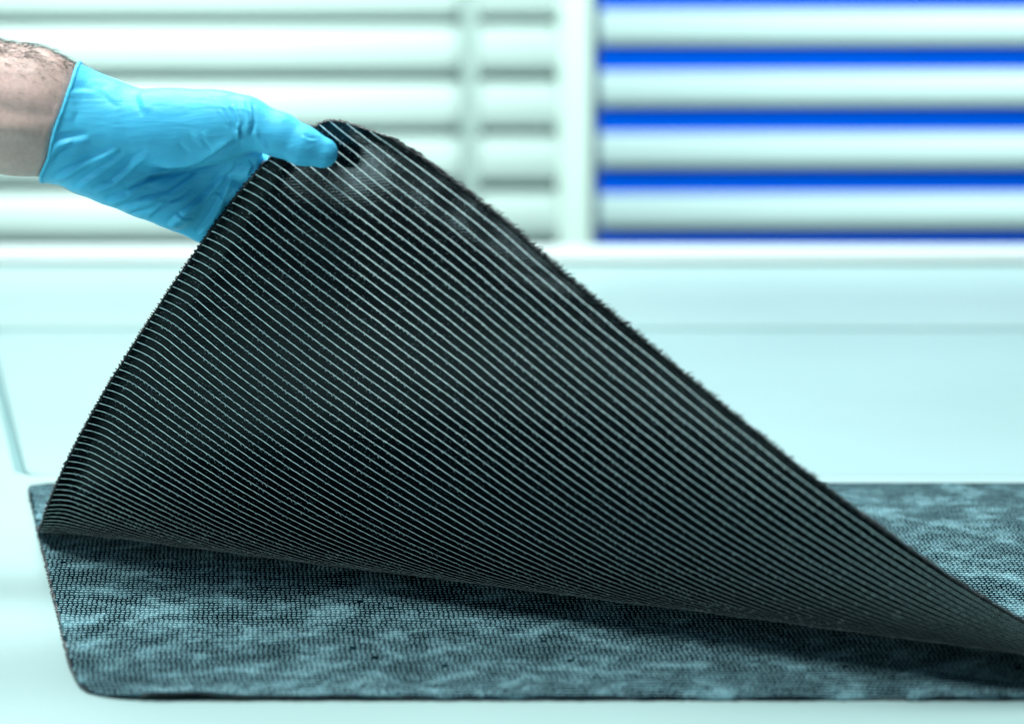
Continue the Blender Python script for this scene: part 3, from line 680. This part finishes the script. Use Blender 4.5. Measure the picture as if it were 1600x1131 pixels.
# each white stitching yarn on the underside is a part of its own
k = 0
while True:
    t = (k + 0.9) * PITCH_T
    if k >= 75:
        break
    s0 = 0.0
    ds = 0.00155
    ss = np.arange(0.0006, 0.72, ds)
    wob = smooth_noise1(ss, 14, 100 + k) * 0.00022
    # two neighbouring rows give the surface; interpolate on the finished grid so relief is followed
    fi = np.clip(np.searchsorted(FT, t) - 1, 0, nt - 2)
    tv = t + wob

    def surf(tv, ss, arr):
        a = np.interp(tv, FT, np.arange(nt))
        b = np.interp(ss, FS, np.arange(ns))
        i = np.clip(a.astype(int), 0, nt - 2)
        j = np.clip(b.astype(int), 0, ns - 2)
        u, v = (a - i)[:, None], (b - j)[:, None]
        return (arr[i, j] * (1 - u) * (1 - v) + arr[i + 1, j] * u * (1 - v) + arr[i, j + 1] * (1 - u) * v + arr[i + 1, j + 1] * u * v)
    p = surf(tv, ss, PB)
    nn = surf(tv, ss, NB)
    r = 0.00040 * (1 + 0.16 * np.sin(ss / 0.003 * math.pi + k) + 0.10 * smooth_noise1(ss, 60, 300 + k))
    dip = 0.00002 + 0.00007 * np.sin(2 * math.pi * ss / 0.0062 + 2.1 * k)
    parts = [tube_rows(p + nn * dip[:, None], r, 6, nn, 0.24)]
    # loose stitch barbs in patches
    rr = random.Random(k)
    cen = [0.02 + 0.11 * rr.random(), 0.06 + 0.35 * rr.random()]
    for sx in np.arange(0.008, 0.48, 0.0031):
        near = max(math.exp(-((sx - c) / 0.035) ** 2) for c in cen)
        if rr.random() > 0.12 + 0.65 * near or k > 60:
            continue
        sv = np.array([sx - 0.0010, sx + 0.0010])
        L = 0.0011 * rr.uniform(0.5, 1.2)
        tq = np.array([t - L * rr.uniform(0.4, 1), t + L * rr.uniform(0.4, 1)])
        if tq[0] < 0.001:
            continue
        pp = surf(tq, sv, PB) + surf(tq, sv, NB) * 0.0005
        parts.append(tube_rows(pp, 0.00026, 3))
    V, F = cat_parts(parts)
    o = mesh_np("stitch_yarn", V, F, M_THREAD, upper)
    k += 1

# frayed tow ends along the cut edges
parts = []
for s in np.arange(0.0, 0.66, 0.00042):
    jj = np.interp(s, FS, np.arange(ns))
    j = min(int(jj), ns - 2)
    p0 = PB[0, j] * (1 - jj + j) + PB[0, j + 1] * (jj - j)
    out = PB[0, j] - PB[2, j]
    out = out / np.linalg.norm(out)
    al = PB[0, j + 1] - PB[0, j]
    al = al / np.linalg.norm(al)
    nrm = NB[0, j]
    clump = 0.5 + 0.5 * math.sin(s * 1900 + 3 * math.sin(s * 300)) * math.sin(s * 640 + 1)
    L = (0.0014 + 0.0058 * clump * random.uniform(0.5, 1)) * (0.6 + 0.4 * random.random()) * (1.15 - 0.6 * min(1, s / 0.5))
    d = out + al * random.uniform(-0.2, 0.9) + nrm * random.uniform(-0.35, 0.35)
    base = p0 - nrm * random.uniform(0, THK) - out * 0.0012
    mid = base + d * (0.0012 + L * 0.5)
    tip = base + d * (0.0012 + L) + np.array([0, 0, -1]) * L * random.uniform(0, 0.3)
    parts.append(tube_rows([base, mid, tip], [0.00042, 0.00034, 0.00008], 3))
for t in np.arange(0.002, 0.47, 0.00075):      # knitted loops along the left end
    ii = np.interp(t, FT, np.arange(nt))
    i = min(int(ii), nt - 2)
    p0 = PB[i, 0] * (1 - ii + i) + PB[i + 1, 0] * (ii - i)
    out = PB[i, 0] - PB[i, 2]
    out = out / (np.linalg.norm(out) + 1e-9)
    al = PB[i + 1, 0] - PB[i, 0]
    al = al / (np.linalg.norm(al) + 1e-9)
    nrm = NB[i, 0]
    ph = 0.5 + 0.5 * math.sin(t / PITCH_T * 2 * math.pi * 1.5 + 1.5 * math.sin(t * 77))
    L = 0.0004 + 0.0014 * ph * random.uniform(0.6, 1.1) + (0.0012 if t < 0.05 else 0) * random.random()
    base = p0 - nrm * random.uniform(0, THK) - out * 0.0008
    d = out + al * random.uniform(-0.5, 0.5) + nrm * random.uniform(-0.3, 0.3)
    parts.append(tube_rows([base, base + d * (0.0008 + L * 0.6), base + d * (0.0008 + L)], [0.0006, 0.0005, 0.00012], 3))
V, F = cat_parts(parts)
fr = mesh_np("frayed_edge", V, F, M_FIBRE, upper)
fr["kind"] = "stuff"


def stitch_loops(name, t0, t1, smin, smax, pos, parent, seed, du, dv):
    """little arched loops of the stitching yarn on the veil side, one joined mesh."""
    r = np.random.default_rng(seed)
    P, N = [], []
    rows = np.arange(math.ceil(t0 / PITCH_T - 0.3), math.floor(t1 / PITCH_T - 0.3))
    step = 0.00302
    tt, ss = [], []
    for kk in rows:
        s = np.arange(smin, smax, step) + 0.0004 * math.sin(kk * 1.7) + step * 0.18 * (kk % 5)
        ss.append(s)
        tt.append(np.full(len(s), (kk + 0.3) * PITCH_T))
    tt = np.concatenate(tt) + r.normal(0, 0.00025, sum(map(len, ss)))
    ss = np.concatenate(ss) + r.normal(0, 0.00012, len(tt))
    keep = r.random(len(tt)) > 0.002
    tt, ss = tt[keep], ss[keep]
    C = pos(tt, ss)
    ok = ~np.isnan(C[:, 2])
    C, tt, ss = C[ok], tt[ok], ss[ok]
    L = 0.00100 * r.uniform(0.85, 1.1, len(tt))
    hgt = 0.00030 * r.uniform(0.6, 1.25, len(tt))
    arch = [(-1.0, -0.0001), (-0.45, 0.8), (0.45, 0.8), (1.0, -0.0001)]
    prof = [(-0.0007, -0.0001), (0.0, 0.00036), (0.0007, -0.0001)]
    V = []
    for a, h in arch:
        for py, pz in prof:
            V.append(C + np.stack([a * L, np.full(len(L), py), h * hgt + pz], 1))
    V = np.stack(V, 1)        # (n, 12, 3)
    f = []
    for a in range(3):
        for b in range(2):
            f.append([a * 3 + b, (a + 1) * 3 + b, (a + 1) * 3 + b + 1, a * 3 + b + 1])
    f = np.array(f)
    F = (np.arange(len(V))[:, None, None] * 12 + f[None]).reshape(-1, 4)
    uv = np.repeat(np.stack([C[:, 0] + du, tt + dv], 1), 12, axis=0)
    o = mesh_np(name, V.reshape(-1, 3), F, M_STITCH, parent, uv=uv)
    o["kind"] = "stuff"
    return o


# lower ply ---------------------------------------------------------------
LT = np.unique(np.concatenate([np.linspace(0, 0.06, 30), np.linspace(0.06, T_ALL - 0.03, 150), np.linspace(T_ALL - 0.03, T_ALL, 16)]))
LS = np.unique(np.concatenate([np.linspace(0, 0.02, 8), np.linspace(0.02, 1.5, 320)]))


def lower_z(x, y):
    z = -0.0011 + 0.00045 * np.sin(x * 37 + 2 * np.sin(y * 21)) * np.sin(y * 29 + 1.3 * np.sin(x * 17))
    z = z + 0.0003 * np.sin(x * 120 + 3 * np.sin(y * 60)) * np.sin(y * 90 + x * 50)
    edge = np.exp(-(y - YF) / 0.018)
    z = z + edge * (0.0028 * np.exp(-((x + 0.165) / 0.05) ** 2) + 0.0006 * np.sin(x * 55) - 0.0009 * np.clip((x - 0.0) / 0.2, 0, 1))
    left = np.exp(-(x - skew(y)) / 0.012)
    return z + 0.0008 * left * (0.5 + 0.5 * np.sin(y * 46))


def xleft_low(y):
    c = np.interp(y, [-0.4603, -0.4575, -0.4535, -0.4440, -0.4300, -0.4009, -0.3676], [-0.2068, -0.2190, -0.2290, -0.2400, -0.2465, -0.2535, -0.2601])
    v = np.clip(1 - (YB - y) / 0.020, 0, 1)
    return np.where(y < -0.3676, c, skew(y)) + 0.016 * (1 - np.sqrt(np.clip(1 - v ** 2.2, 0, 1)))


LTT, LSS = np.meshgrid(LT, LS, indexing='ij')
LX = xleft_low(YF + LTT) + LSS + 0.0006
LX[:, 0] += smooth_noise1(LT, 40, 21) * 0.0006
LY = YF + LTT
LY[0] += smooth_noise1(LX[0], 26, 5) * 0.0011 + smooth_noise1(LX[0], 90, 6) * 0.0007
LZ = lower_z(LX, LY)
under_upper = np.clip((LTT - 0.44) / 0.05, 0, 1)
LZ = np.where(LTT > 0.06, np.minimum(LZ, -0.0006), LZ)
top = np.stack([LX, LY, LZ], -1)
bot = top.copy()
bot[..., 2] = np.maximum(LZ - 0.0012, ZT + 0.0002)
n1, n2 = len(LT), len(LS)
idx = np.arange(n1 * n2).reshape(n1, n2)
q = np.stack([idx[:-1, :-1], idx[:-1, 1:], idx[1:, 1:], idx[1:, :-1]], -1).reshape(-1, 4)
rim = np.concatenate([idx[0, :], idx[1:, -1], idx[-1, -2::-1], idx[-2:0:-1, 0]])
r2 = np.roll(rim, -1)
qr = np.stack([r2, rim, rim + n1 * n2, r2 + n1 * n2], -1)
luv = np.stack([LX + 3.1, LTT + 1.7], -1).reshape(-1, 2)
lower = mesh_np("fabric_sheet", np.concatenate([top.reshape(-1, 3), bot.reshape(-1, 3)]), np.concatenate([q, q[:, ::-1] + n1 * n2, qr]),
                [M_TOP, M_FIBRE], mi=np.r_[np.zeros(len(q)), np.ones(len(q)), np.zeros(len(qr))], uv=np.concatenate([luv, luv]))
tag(lower, "mottled grey-blue fabric sheet lying flat on the table under the lifted one", "fabric")


parts = []
for s in np.arange(0.0, 0.75, 0.0005):          # frayed tow ends along the front edge
    j = int(np.clip(np.interp(s, LS, np.arange(n2)), 0, n2 - 1))
    b0 = top[0, j] + np.array([s - LS[j], 0.0012, -0.0003])
    L = 0.0010 + 0.0026 * max(0.0, math.sin(s * 700 + 4 * math.sin(s * 90))) * random.random()
    d = np.array([random.uniform(-0.8, 0.5), -1.0, random.uniform(-0.15, 0.25)])
    parts.append(tube_rows([b0, b0 + d * (0.0012 + L * 0.5), b0 + d * (0.0012 + L)], [0.0004, 0.0003, 0.00008], 3))
for t in np.arange(0.01, T_ALL - 0.01, 0.0007):
    i = int(np.clip(np.interp(t, LT, np.arange(n1)), 0, n1 - 1))
    b0 = top[i, 0] + np.array([0.0008 + EA * (t - LT[i]), t - LT[i], -0.0003])
    L = 0.0004 + 0.0012 * random.random() ** 2
    d = np.array([-1.0, random.uniform(-0.6, 0.6), random.uniform(-0.2, 0.2)])
    parts.append(tube_rows([b0, b0 + d * (0.0008 + L * 0.5), b0 + d * (0.0008 + L)], [0.0004, 0.0003, 0.00008], 3))
V, F = cat_parts(parts)
fr = mesh_np("frayed_edge", V, F, M_FIBRE, lower)
fr["kind"] = "stuff"


def pos_lower(t, s):
    x = xleft_low(YF + t) + s
    y = YF + t
    return np.stack([x, y, np.where(t > 0.06, np.minimum(lower_z(x, y), -0.0006), lower_z(x, y))], 1)


stitch_loops("stitch_loops", 0.004, 0.56, 0.002, 0.80, pos_lower, lower, 1, 3.1, 1.7)


def pos_upper(t, s):
    x = xpos(t, s)
    return np.stack([x, YF + t, np.full(len(t), THK)], 1)


# stitches on the part of the upper ply that still lies flat (behind the fold line)
def flat_mask_pos(t, s):
    p = pos_upper(t, s)
    hx, hy = -0.32012, -0.00974
    fx, fy = 0.62017, -0.35303
    L = math.hypot(fx, fy)
    d = ((p[:, 0] - hx) * fy - (p[:, 1] - hy) * fx) / L      # > 0 on the lifted side
    p[:, 2] = np.where(d > -0.012, np.nan, p[:, 2])
    return p


stitch_loops("stitch_loops", 0.05, T_ALL - 0.002, 0.002, 0.86, flat_mask_pos, upper, 2, 0.0, 0.0)

# ------------------------------------------------------------------ gloved hand and forearm
# modelled in a local frame in units of 1/HS metre: u to the right, v down, w towards the viewer
HS = 2586.0
fwd = np.array([0, math.cos(PITCH), -math.sin(PITCH)])
upv = np.array([0, math.sin(PITCH), math.cos(PITCH)])
HO = CAM + fwd * 2.32 + np.array([1, 0, 0]) * ((400 - 800) / HS) - upv * ((250 - 565.5) / HS)
HU, HV, HW = np.array([1.0, 0, 0]), -upv, -fwd


def hand_to_world(p):
    return HO + ((p[:, 0:1] - 400) * HU + (p[:, 1:2] - 250) * HV + p[:, 2:3] * HW) / HS


def cone(p, a, b, ra, rb, sw=1.0):
    """round cone; sw > 1 flattens it in depth."""
    a = np.array(a, np.float32)
    b = np.array(b, np.float32)
    k = np.array([1, 1, sw], np.float32)
    q = (p - a) * k
    d = (b - a) * k
    t = np.clip(q @ d / (d @ d), 0, 1)
    return np.linalg.norm(q - t[:, None] * d, axis=1) - (ra + (rb - ra) * t)


def ell(p, c, r, rot=0.0):
    q = p - np.array(c, np.float32)
    cr, sr = math.cos(rot), math.sin(rot)
    q = np.stack([q[:, 0] * cr + q[:, 1] * sr, -q[:, 0] * sr + q[:, 1] * cr, q[:, 2]], 1)
    r = np.array(r, np.float32)
    k0 = np.linalg.norm(q / r, axis=1)
    k1 = np.linalg.norm(q / (r * r), axis=1) + 1e-9
    return k0 * (k0 - 1) / k1


def smin(a, b, k):
    h = np.clip(0.5 + 0.5 * (b - a) / k, 0, 1)
    return b + (a - b) * h - k * h * (1 - h)


def hand_sdf(p):
    p = np.asarray(p, np.float32)
    # forearm and wrist
    d = cone(p, (-470, 102, -34), (40, 174, -22), 152, 99, 1.6)
    d = smin(d, cone(p, (40, 174, -22), (118, 194, -25), 99, 80, 1.55), 20)
    # metacarpals / palm
    d = smin(d, cone(p, (120, 165, -38), (338, 232, -96), 56, 34, 1.0), 26)
    d = smin(d, cone(p, (112, 200, -38), (335, 275, -120), 60, 34, 1.0), 24)
    d = smin(d, cone(p, (106, 220, -40), (325, 310, -142), 58, 34, 1.0), 24)
    d = smin(d, cone(p, (100, 232, -40), (306, 340, -160), 52, 33, 1.0), 24)
    d = smin(d, cone(p, (150, 262, -40), (262, 312, -88), 42, 40, 1.1), 26)      # heel of the palm
    # fingers behind the cloth: index, middle, ring, little
    for ch in (((338, 236, -98), (420, 268, -92), (466, 264, -76), (498, 262, -60)),
               ((335, 275, -122), (412, 316, -122), (452, 318, -98), (482, 318, -76)),
               ((325, 310, -144), (396, 360, -146), (436, 362, -122), (464, 360, -100)),
               ((306, 340, -162), (368, 396, -170), (402, 402, -150), (428, 402, -132))):
        rr = (31, 25, 23, 20) if ch[0][1] < 330 else (29, 22, 20, 17)
        f = cone(p, ch[0], ch[1], rr[0], rr[1])
        f = smin(f, cone(p, ch[1], ch[2], rr[1], rr[2]), 5)
        f = smin(f, cone(p, ch[2], ch[3], rr[2], rr[3]), 5)
        d = smin(d, f, 5)
    # web between thumb and index
    d = smin(d, cone(p, (300, 222, -40), (392, 238, -62), 34, 13, 1.1), 12)
    # thenar and thumb
    th = ell(p, (272, 200, -10), (122, 60, 52), math.radians(3))
    th = smin(th, cone(p, (205, 198, -22), (345, 196, 2), 54, 50, 1.1), 18)
    th = smin(th, cone(p, (335, 194, 0), (382, 193, 8), 48, 40, 1.05), 18)
    th = smin(th, cone(p, (382, 194, 8), (438, 212, 17), 39, 33, 1.05), 12)
    th = smin(th, cone(p, (438, 212, 17), (474, 229, 22), 32.5, 29, 1.1), 8)
    th = smin(th, cone(p, (474, 229, 22), (505, 240, 21), 29.5, 23, 1.15), 8)
    return smin(d, th, 9 + 40 * np.clip((270 - p[:, 0]) / 90, 0, 1))


def polyline_dist(uv, pts):
    best = np.full(len(uv), 1e9)
    side = np.zeros(len(uv))
    along = np.zeros(len(uv))
    pts = np.array(pts, float)
    seg = np.linalg.norm(np.diff(pts, axis=0), axis=1)
    tot = seg.sum()
    acc = 0
    for a, b, L in zip(pts[:-1], pts[1:], seg):
        d = b - a
        q = uv - a
        t = np.clip(q @ d / (L * L), 0, 1)
        r = q - t[:, None] * d
        dist = np.linalg.norm(r, axis=1)
        m = dist < best
        best = np.where(m, dist, best)
        side = np.where(m, np.sign(d[0] * q[:, 1] - d[1] * q[:, 0]), side)
        along = np.where(m, (acc + t * L) / tot, along)
        acc += L
    return best * side, along


# creases seen on the glove: points, width, depth, ridge on the lower side (+) or upper side (-)
CREASES = [
    ([(381, 222), (355, 238), (319, 257), (295, 264), (272, 267), (236, 276), (200, 297)], 7, 9.0, 1),
    ([(200, 311), (232, 304), (260, 296), (284, 276), (303, 263)], 5, 4.0, 1),
    ([(252, 349), (280, 325), (305, 304), (334, 273), (353, 256)], 5.5, 5.0, 1),
    ([(295, 359), (312, 340), (326, 320), (343, 287), (352, 265)], 5, 4.5, 1),
    ([(228, 340), (255, 318), (285, 300), (300, 285)], 4, 2.6, -1),
    ([(81, 277), (112, 262), (140, 248), (187, 228)], 5.5, 4.6, 1),
    ([(113, 291), (134, 277), (153, 265), (198, 236)], 5, 3.8, 1),
    ([(142, 294), (174, 281), (208, 249), (232, 236)], 5.5, 4.6, 1),
    ([(161, 310), (193, 300), (224, 278), (260, 265)], 5.5, 5.0, 1),
    ([(174, 322), (205, 316), (240, 300)], 4, 2.6, 1),
    ([(190, 334), (225, 325), (250, 312)], 4, 2.6, -1),
    ([(84, 221), (113, 216), (142, 211)], 7, 3.0, 1),
    ([(86, 250), (96, 238), (120, 226)], 4.5, 3.0, -1),
    ([(104, 142), (135, 139), (152, 142)], 6, 1.6, 1),
    ([(158, 143), (172, 160), (187, 170)], 7, 1.4, -1),
    ([(212, 149), (219, 168), (228, 184)], 7, 2.2, -1),
    ([(120, 160), (126, 178), (118, 196)], 7, 1.2, 1),
    ([(362, 168), (372, 190), (379, 214)], 3.5, 3.4, -1),
    ([(352, 172), (362, 190), (373, 208)], 3.2, 2.4, -1),
    ([(343, 176), (351, 190), (360, 203)], 3.2, 1.5, -1),
    ([(380, 196), (379, 207), (379, 222)], 2.8, 5.0, 1),
    ([(385, 162), (393, 176), (396, 192), (391, 214)], 3.4, 2.6, 1),
    ([(396, 163), (400, 180), (400, 196), (394, 216)], 3.2, 4.0, 1),
    ([(298, 214), (306, 224), (317, 234)], 5, 1.4, -1),
    ([(315, 213), (324, 225), (336, 238)], 5, 1.5, -1),
    ([(282, 226), (292, 236), (300, 242)], 5, 1.1, -1),
    ([(405, 205), (412, 219), (424, 230)], 4, 2.0, 1),
    ([(478, 212), (484, 218), (497, 219)], 3.5, 1.8, 1),
    ([(368, 252), (358, 264), (340, 275)], 4, 3.0, 1),
    ([(386, 246), (392, 258), (384, 274)], 3.5, 3.0, 1),
    ([(320, 300), (330, 296), (346, 306)], 3.5, 2.0, 1),
    ([(270, 330), (284, 338), (296, 336)], 3.5, 2.0, 1),
    ([(240, 310), (262, 312), (280, 306)], 3.2, 1.6, 1),
]


def crease_height(uv, nw):
    h = np.zeros(len(uv))
    for pts, wd, dep, sgn in CREASES:
        lo = np.min(pts, 0) - 30
        hi = np.max(pts, 0) + 30
        m = np.all((uv > lo) & (uv < hi), axis=1)
        if not m.any():
            continue
        sd, al = polyline_dist(uv[m], pts)
        tap = np.clip(np.minimum(al, 1 - al) / 0.22, 0, 1) ** 0.7
        x = sd * sgn / (wd * 0.85)
        prof = -np.exp(-np.abs(x / 0.85) ** 1.4) + 0.9 * np.exp(-np.abs((x - 1.5) / 1.1) ** 1.6)
        h[m] += dep * 1.05 * tap * prof
    return h * np.clip((nw + 0.05) / 0.5, 0, 1)


def surface_nets(D, org, h):
    """D: field on grid nodes (nx, ny, nz); returns vertices and quads."""
    ins = D < 0
    nx, ny, nz = D.shape
    cnt = np.zeros((nx - 1, ny - 1, nz - 1), np.int8)
    for a in (0, 1):
        for b in (0, 1):
            for c in (0, 1):
                cnt += ins[a:nx - 1 + a, b:ny - 1 + b, c:nz - 1 + c]
    act = (cnt > 0) & (cnt < 8)
    ci = np.argwhere(act)
    vid = np.full(act.shape, -1, np.int32)
    vid[act] = np.arange(len(ci))
    acc = np.zeros((len(ci), 3))
    num = np.zeros(len(ci))
    corners = [(a, b, c) for a in (0, 1) for b in (0, 1) for c in (0, 1)]
    for a in corners:
        for ax in range(3):
            if a[ax]:
                continue
            b = list(a)
            b[ax] = 1
            da = D[ci[:, 0] + a[0], ci[:, 1] + a[1], ci[:, 2] + a[2]]
            db = D[ci[:, 0] + b[0], ci[:, 1] + b[1], ci[:, 2] + b[2]]
            cr = (da < 0) != (db < 0)
            t = np.where(cr, da / (da - db + 1e-12), 0)
            p = np.array(a, float)[None] + t[:, None] * (np.array(b) - np.array(a))[None]
            acc += p * cr[:, None]
            num += cr
    V = (ci + acc / num[:, None]) * h + org
    Q = []
    for ax in range(3):
        o1, o2 = [(1, 2), (2, 0), (0, 1)][ax]
        sl0 = [slice(None)] * 3
        sl1 = [slice(None)] * 3
        sl0[ax] = slice(0, -1)
        sl1[ax] = slice(1, None)
        s0, s1 = ins[tuple(sl0)], ins[tuple(sl1)]
        e = np.argwhere(s0 != s1)
        e = e[(e[:, o1] > 0) & (e[:, o2] > 0) & (e[:, o1] < D.shape[o1] - 1) & (e[:, o2] < D.shape[o2] - 1)]
        flip = s0[e[:, 0], e[:, 1], e[:, 2]]
        idx = []
        for d1, d2 in ((1, 1), (0, 1), (0, 0), (1, 0)):
            g = e.copy()
            g[:, o1] -= d1
            g[:, o2] -= d2
            idx.append(vid[g[:, 0], g[:, 1], g[:, 2]])
        qd = np.stack(idx, 1)
        qd[~flip] = qd[~flip][:, ::-1]
        Q.append(qd)
    return V, np.concatenate(Q)


LO, HI = np.array([-440.0, -60.0, -224.0]), np.array([560.0, 444.0, 88.0])
HC, HF = 8.0, 2.0
nc = ((HI - LO) / HC).astype(int) + 1
gx = [LO[i] + HC * np.arange(nc[i]) for i in range(3)]
G = np.stack(np.meshgrid(*gx, indexing='ij'), -1).reshape(-1, 3)
Dc = hand_sdf(G).reshape(nc)
RT = int(HC / HF)
nf = (nc - 1) * RT + 1
ii = [np.minimum((np.arange(nf[i]) + RT // 2) // RT, nc[i] - 1) for i in range(3)]
Df = Dc[np.ix_(*ii)].astype(np.float32)
band = np.abs(Df) < 14
bi = np.argwhere(band)
Df[band] = hand_sdf(bi * HF + LO)


def cuff_u(v):
    return np.interp(v, [40, 105, 140, 165, 185, 205, 225, 250, 276, 330], [127, 121, 113, 106, 99, 91, 85, 79, 64, 50])


def field_grad(p, e=1.5):
    g = np.zeros((len(p), 3), np.float32)
    for a in range(3):
        d = np.zeros(3, np.float32)
        d[a] = e
        g[:, a] = hand_sdf(p + d) - hand_sdf(p - d)
    return g / (np.linalg.norm(g, axis=1, keepdims=True) + 1e-9)


# the body: one continuous arm and hand under the glove (a little inside it)
Dcs = Dc + 5.0
Vs, Qs = surface_nets(np.where(np.isfinite(Dcs), Dcs, 1), LO, HC) if False else surface_nets(Df[::2, ::2, ::2] + 11.0, LO, HF * 2)
gs = field_grad(Vs)
# veins, tendons and soft folds of the wrist
uvp = Vs[:, :2]
ten = np.zeros(len(Vs))
for pts, wd, dep in (([(-160, 178), (-20, 196), (70, 205)], 13, 3.5), ([(-160, 205), (0, 222), (70, 226)], 10, -3.0), ([(-100, 130), (20, 152), (95, 160)], 16, 2.0),
                     ([(60, 232), (20, 238), (-30, 232)], 7, -1.8), ([(-40, 160), (30, 178), (90, 186)], 9, -1.6), ([(92, 150), (86, 170), (84, 190)], 5, -1.2), ([(106, 108), (104, 130), (98, 150)], 4, -1.2)):
    sd, al = polyline_dist(uvp, pts)
    ten += dep * np.exp(-(sd / wd) ** 2) * np.clip(np.minimum(al, 1 - al) / 0.15, 0, 1)
Vs = Vs + gs * (ten * np.clip(gs[:, 2], 0, 1) * (Vs[:, 0] < 110))[:, None]
# skin slightly fuller than the glove's inner face where it is bare
bare = np.clip((cuff_u(Vs[:, 1]) - Vs[:, 0] + 8) / 20, 0, 1)
Vs = Vs + gs * (bare * 10.0)[:, None]
person = mesh_np("person", hand_to_world(Vs), Qs, M_SKIN)
tag(person, "bare hairy forearm and left hand in a blue glove, pinching the lifted fabric corner", "person")

# the glove
Vg, Qg = surface_nets(Df - 1.0, LO, HF)
gg = field_grad(Vg)
cu = cuff_u(Vg[:, 1])
keepv = Vg[:, 0] > cu - HF
face = keepv[Qg].all(1)
Qg = Qg[face]
used = np.unique(Qg)
remap = np.full(len(Vg), -1)
remap[used] = np.arange(len(used))
Vg, gg, Qg = Vg[used], gg[used], remap[Qg]
low = Vg[:, 0] < cuff_u(Vg[:, 1]) + 0.01
Vg[low, 0] = cuff_u(Vg[low, 1])
wr = crease_height(Vg[:, :2], gg[:, 2])
# loose, slightly wavy film everywhere
ph = Vg @ np.array([0.10, 0.16, 0.05])
wr += 0.7 * np.sin(ph + 2.2 * np.sin(Vg @ np.array([0.031, -0.02, 0.04]))) * np.clip((Vg[:, 1] - 190) / 80, 0, 1) * np.clip((360 - Vg[:, 0]) / 40, 0, 1)
# flared cuff
wr += 3.0 * np.exp(-(Vg[:, 0] - cuff_u(Vg[:, 1])) / 14.0)
Vg = Vg + gg * wr[:, None]
glove = mesh_np("glove", hand_to_world(Vg), Qg, M_GLOVE, person)
glove["label"] = "wrinkled blue nitrile glove"

# rolled bead at the cuff
ring = []
for a in np.linspace(0, 2 * math.pi, 120, endpoint=False):
    dirv = np.array([0, math.sin(a), math.cos(a) * 0.8])
    lo_, hi_ = 0.0, 170.0
    for _ in range(24):
        m_ = (lo_ + hi_) / 2
        pt = np.array([0, 186, -24.0]) + dirv * m_
        pt[0] = cuff_u(pt[1])
        if hand_sdf(pt[None])[0] < 3.2:
            lo_ = m_
        else:
            hi_ = m_
    ring.append(pt)
ring = np.array(ring)
ring[:, 0] += smooth_noise1(np.linspace(0, 1, 120), 3, 9) * 0.8
ringw = hand_to_world(np.concatenate([ring, ring[:1], ring[1:2]]))
Vc, Fc = tube_rows(ringw, 0.00125, 8)
mesh_np("cuff_bead", Vc, Fc, M_GLOVE, glove)

# arm hair
parts = []
hr = random.Random(5)
cand = Vs[(Vs[:, 0] < 116) & (Vs[:, 0] > -60)]
cg = gs[(Vs[:, 0] < 116) & (Vs[:, 0] > -60)]
okc = cand[:, 0] < cuff_u(cand[:, 1]) - 2
cand, cg = cand[okc], cg[okc]
wgt = np.clip((175 - cand[:, 1]) / 70, 0.02, 1) ** 3.0 * (0.5 + 1.6 * (cg[:, 1] < -0.6))
wgt /= wgt.sum()
for i in RNG.choice(len(cand), 1100, p=wgt):
    p0, g0 = cand[i], cg[i]
    top = max(0.0, -g0[1])
    L = hr.uniform(10, 26) * (0.7 + 0.45 * top)
    d = np.array([hr.uniform(0.2, 1.0), hr.uniform(-0.1, 0.9) * (1 - top) + hr.uniform(-0.15, 0.25), hr.uniform(-0.3, 0.4)])
    d -= g0 * (d @ g0)
    d /= np.linalg.norm(d) + 1e-6
    lift = hr.uniform(0.08, 0.30) + 0.22 * top * hr.random()
    pts = []
    curl = hr.uniform(-0.5, 0.5)
    side = np.cross(g0, d)
    for f in np.linspace(0, 1, 5):
        pts.append(p0 - g0 * 0.5 + d * L * f + g0 * L * (lift * 2.0 * f - lift * 1.5 * f * f) + side * curl * L * f * f * 0.6)
    parts.append(tube_rows(hand_to_world(np.array(pts)), np.linspace(0.00013, 0.00004, 5), 3))
Vh, Fh = cat_parts(parts)
hh = mesh_np("arm_hair", Vh, Fh, M_HAIR, person)
hh["kind"] = "stuff"
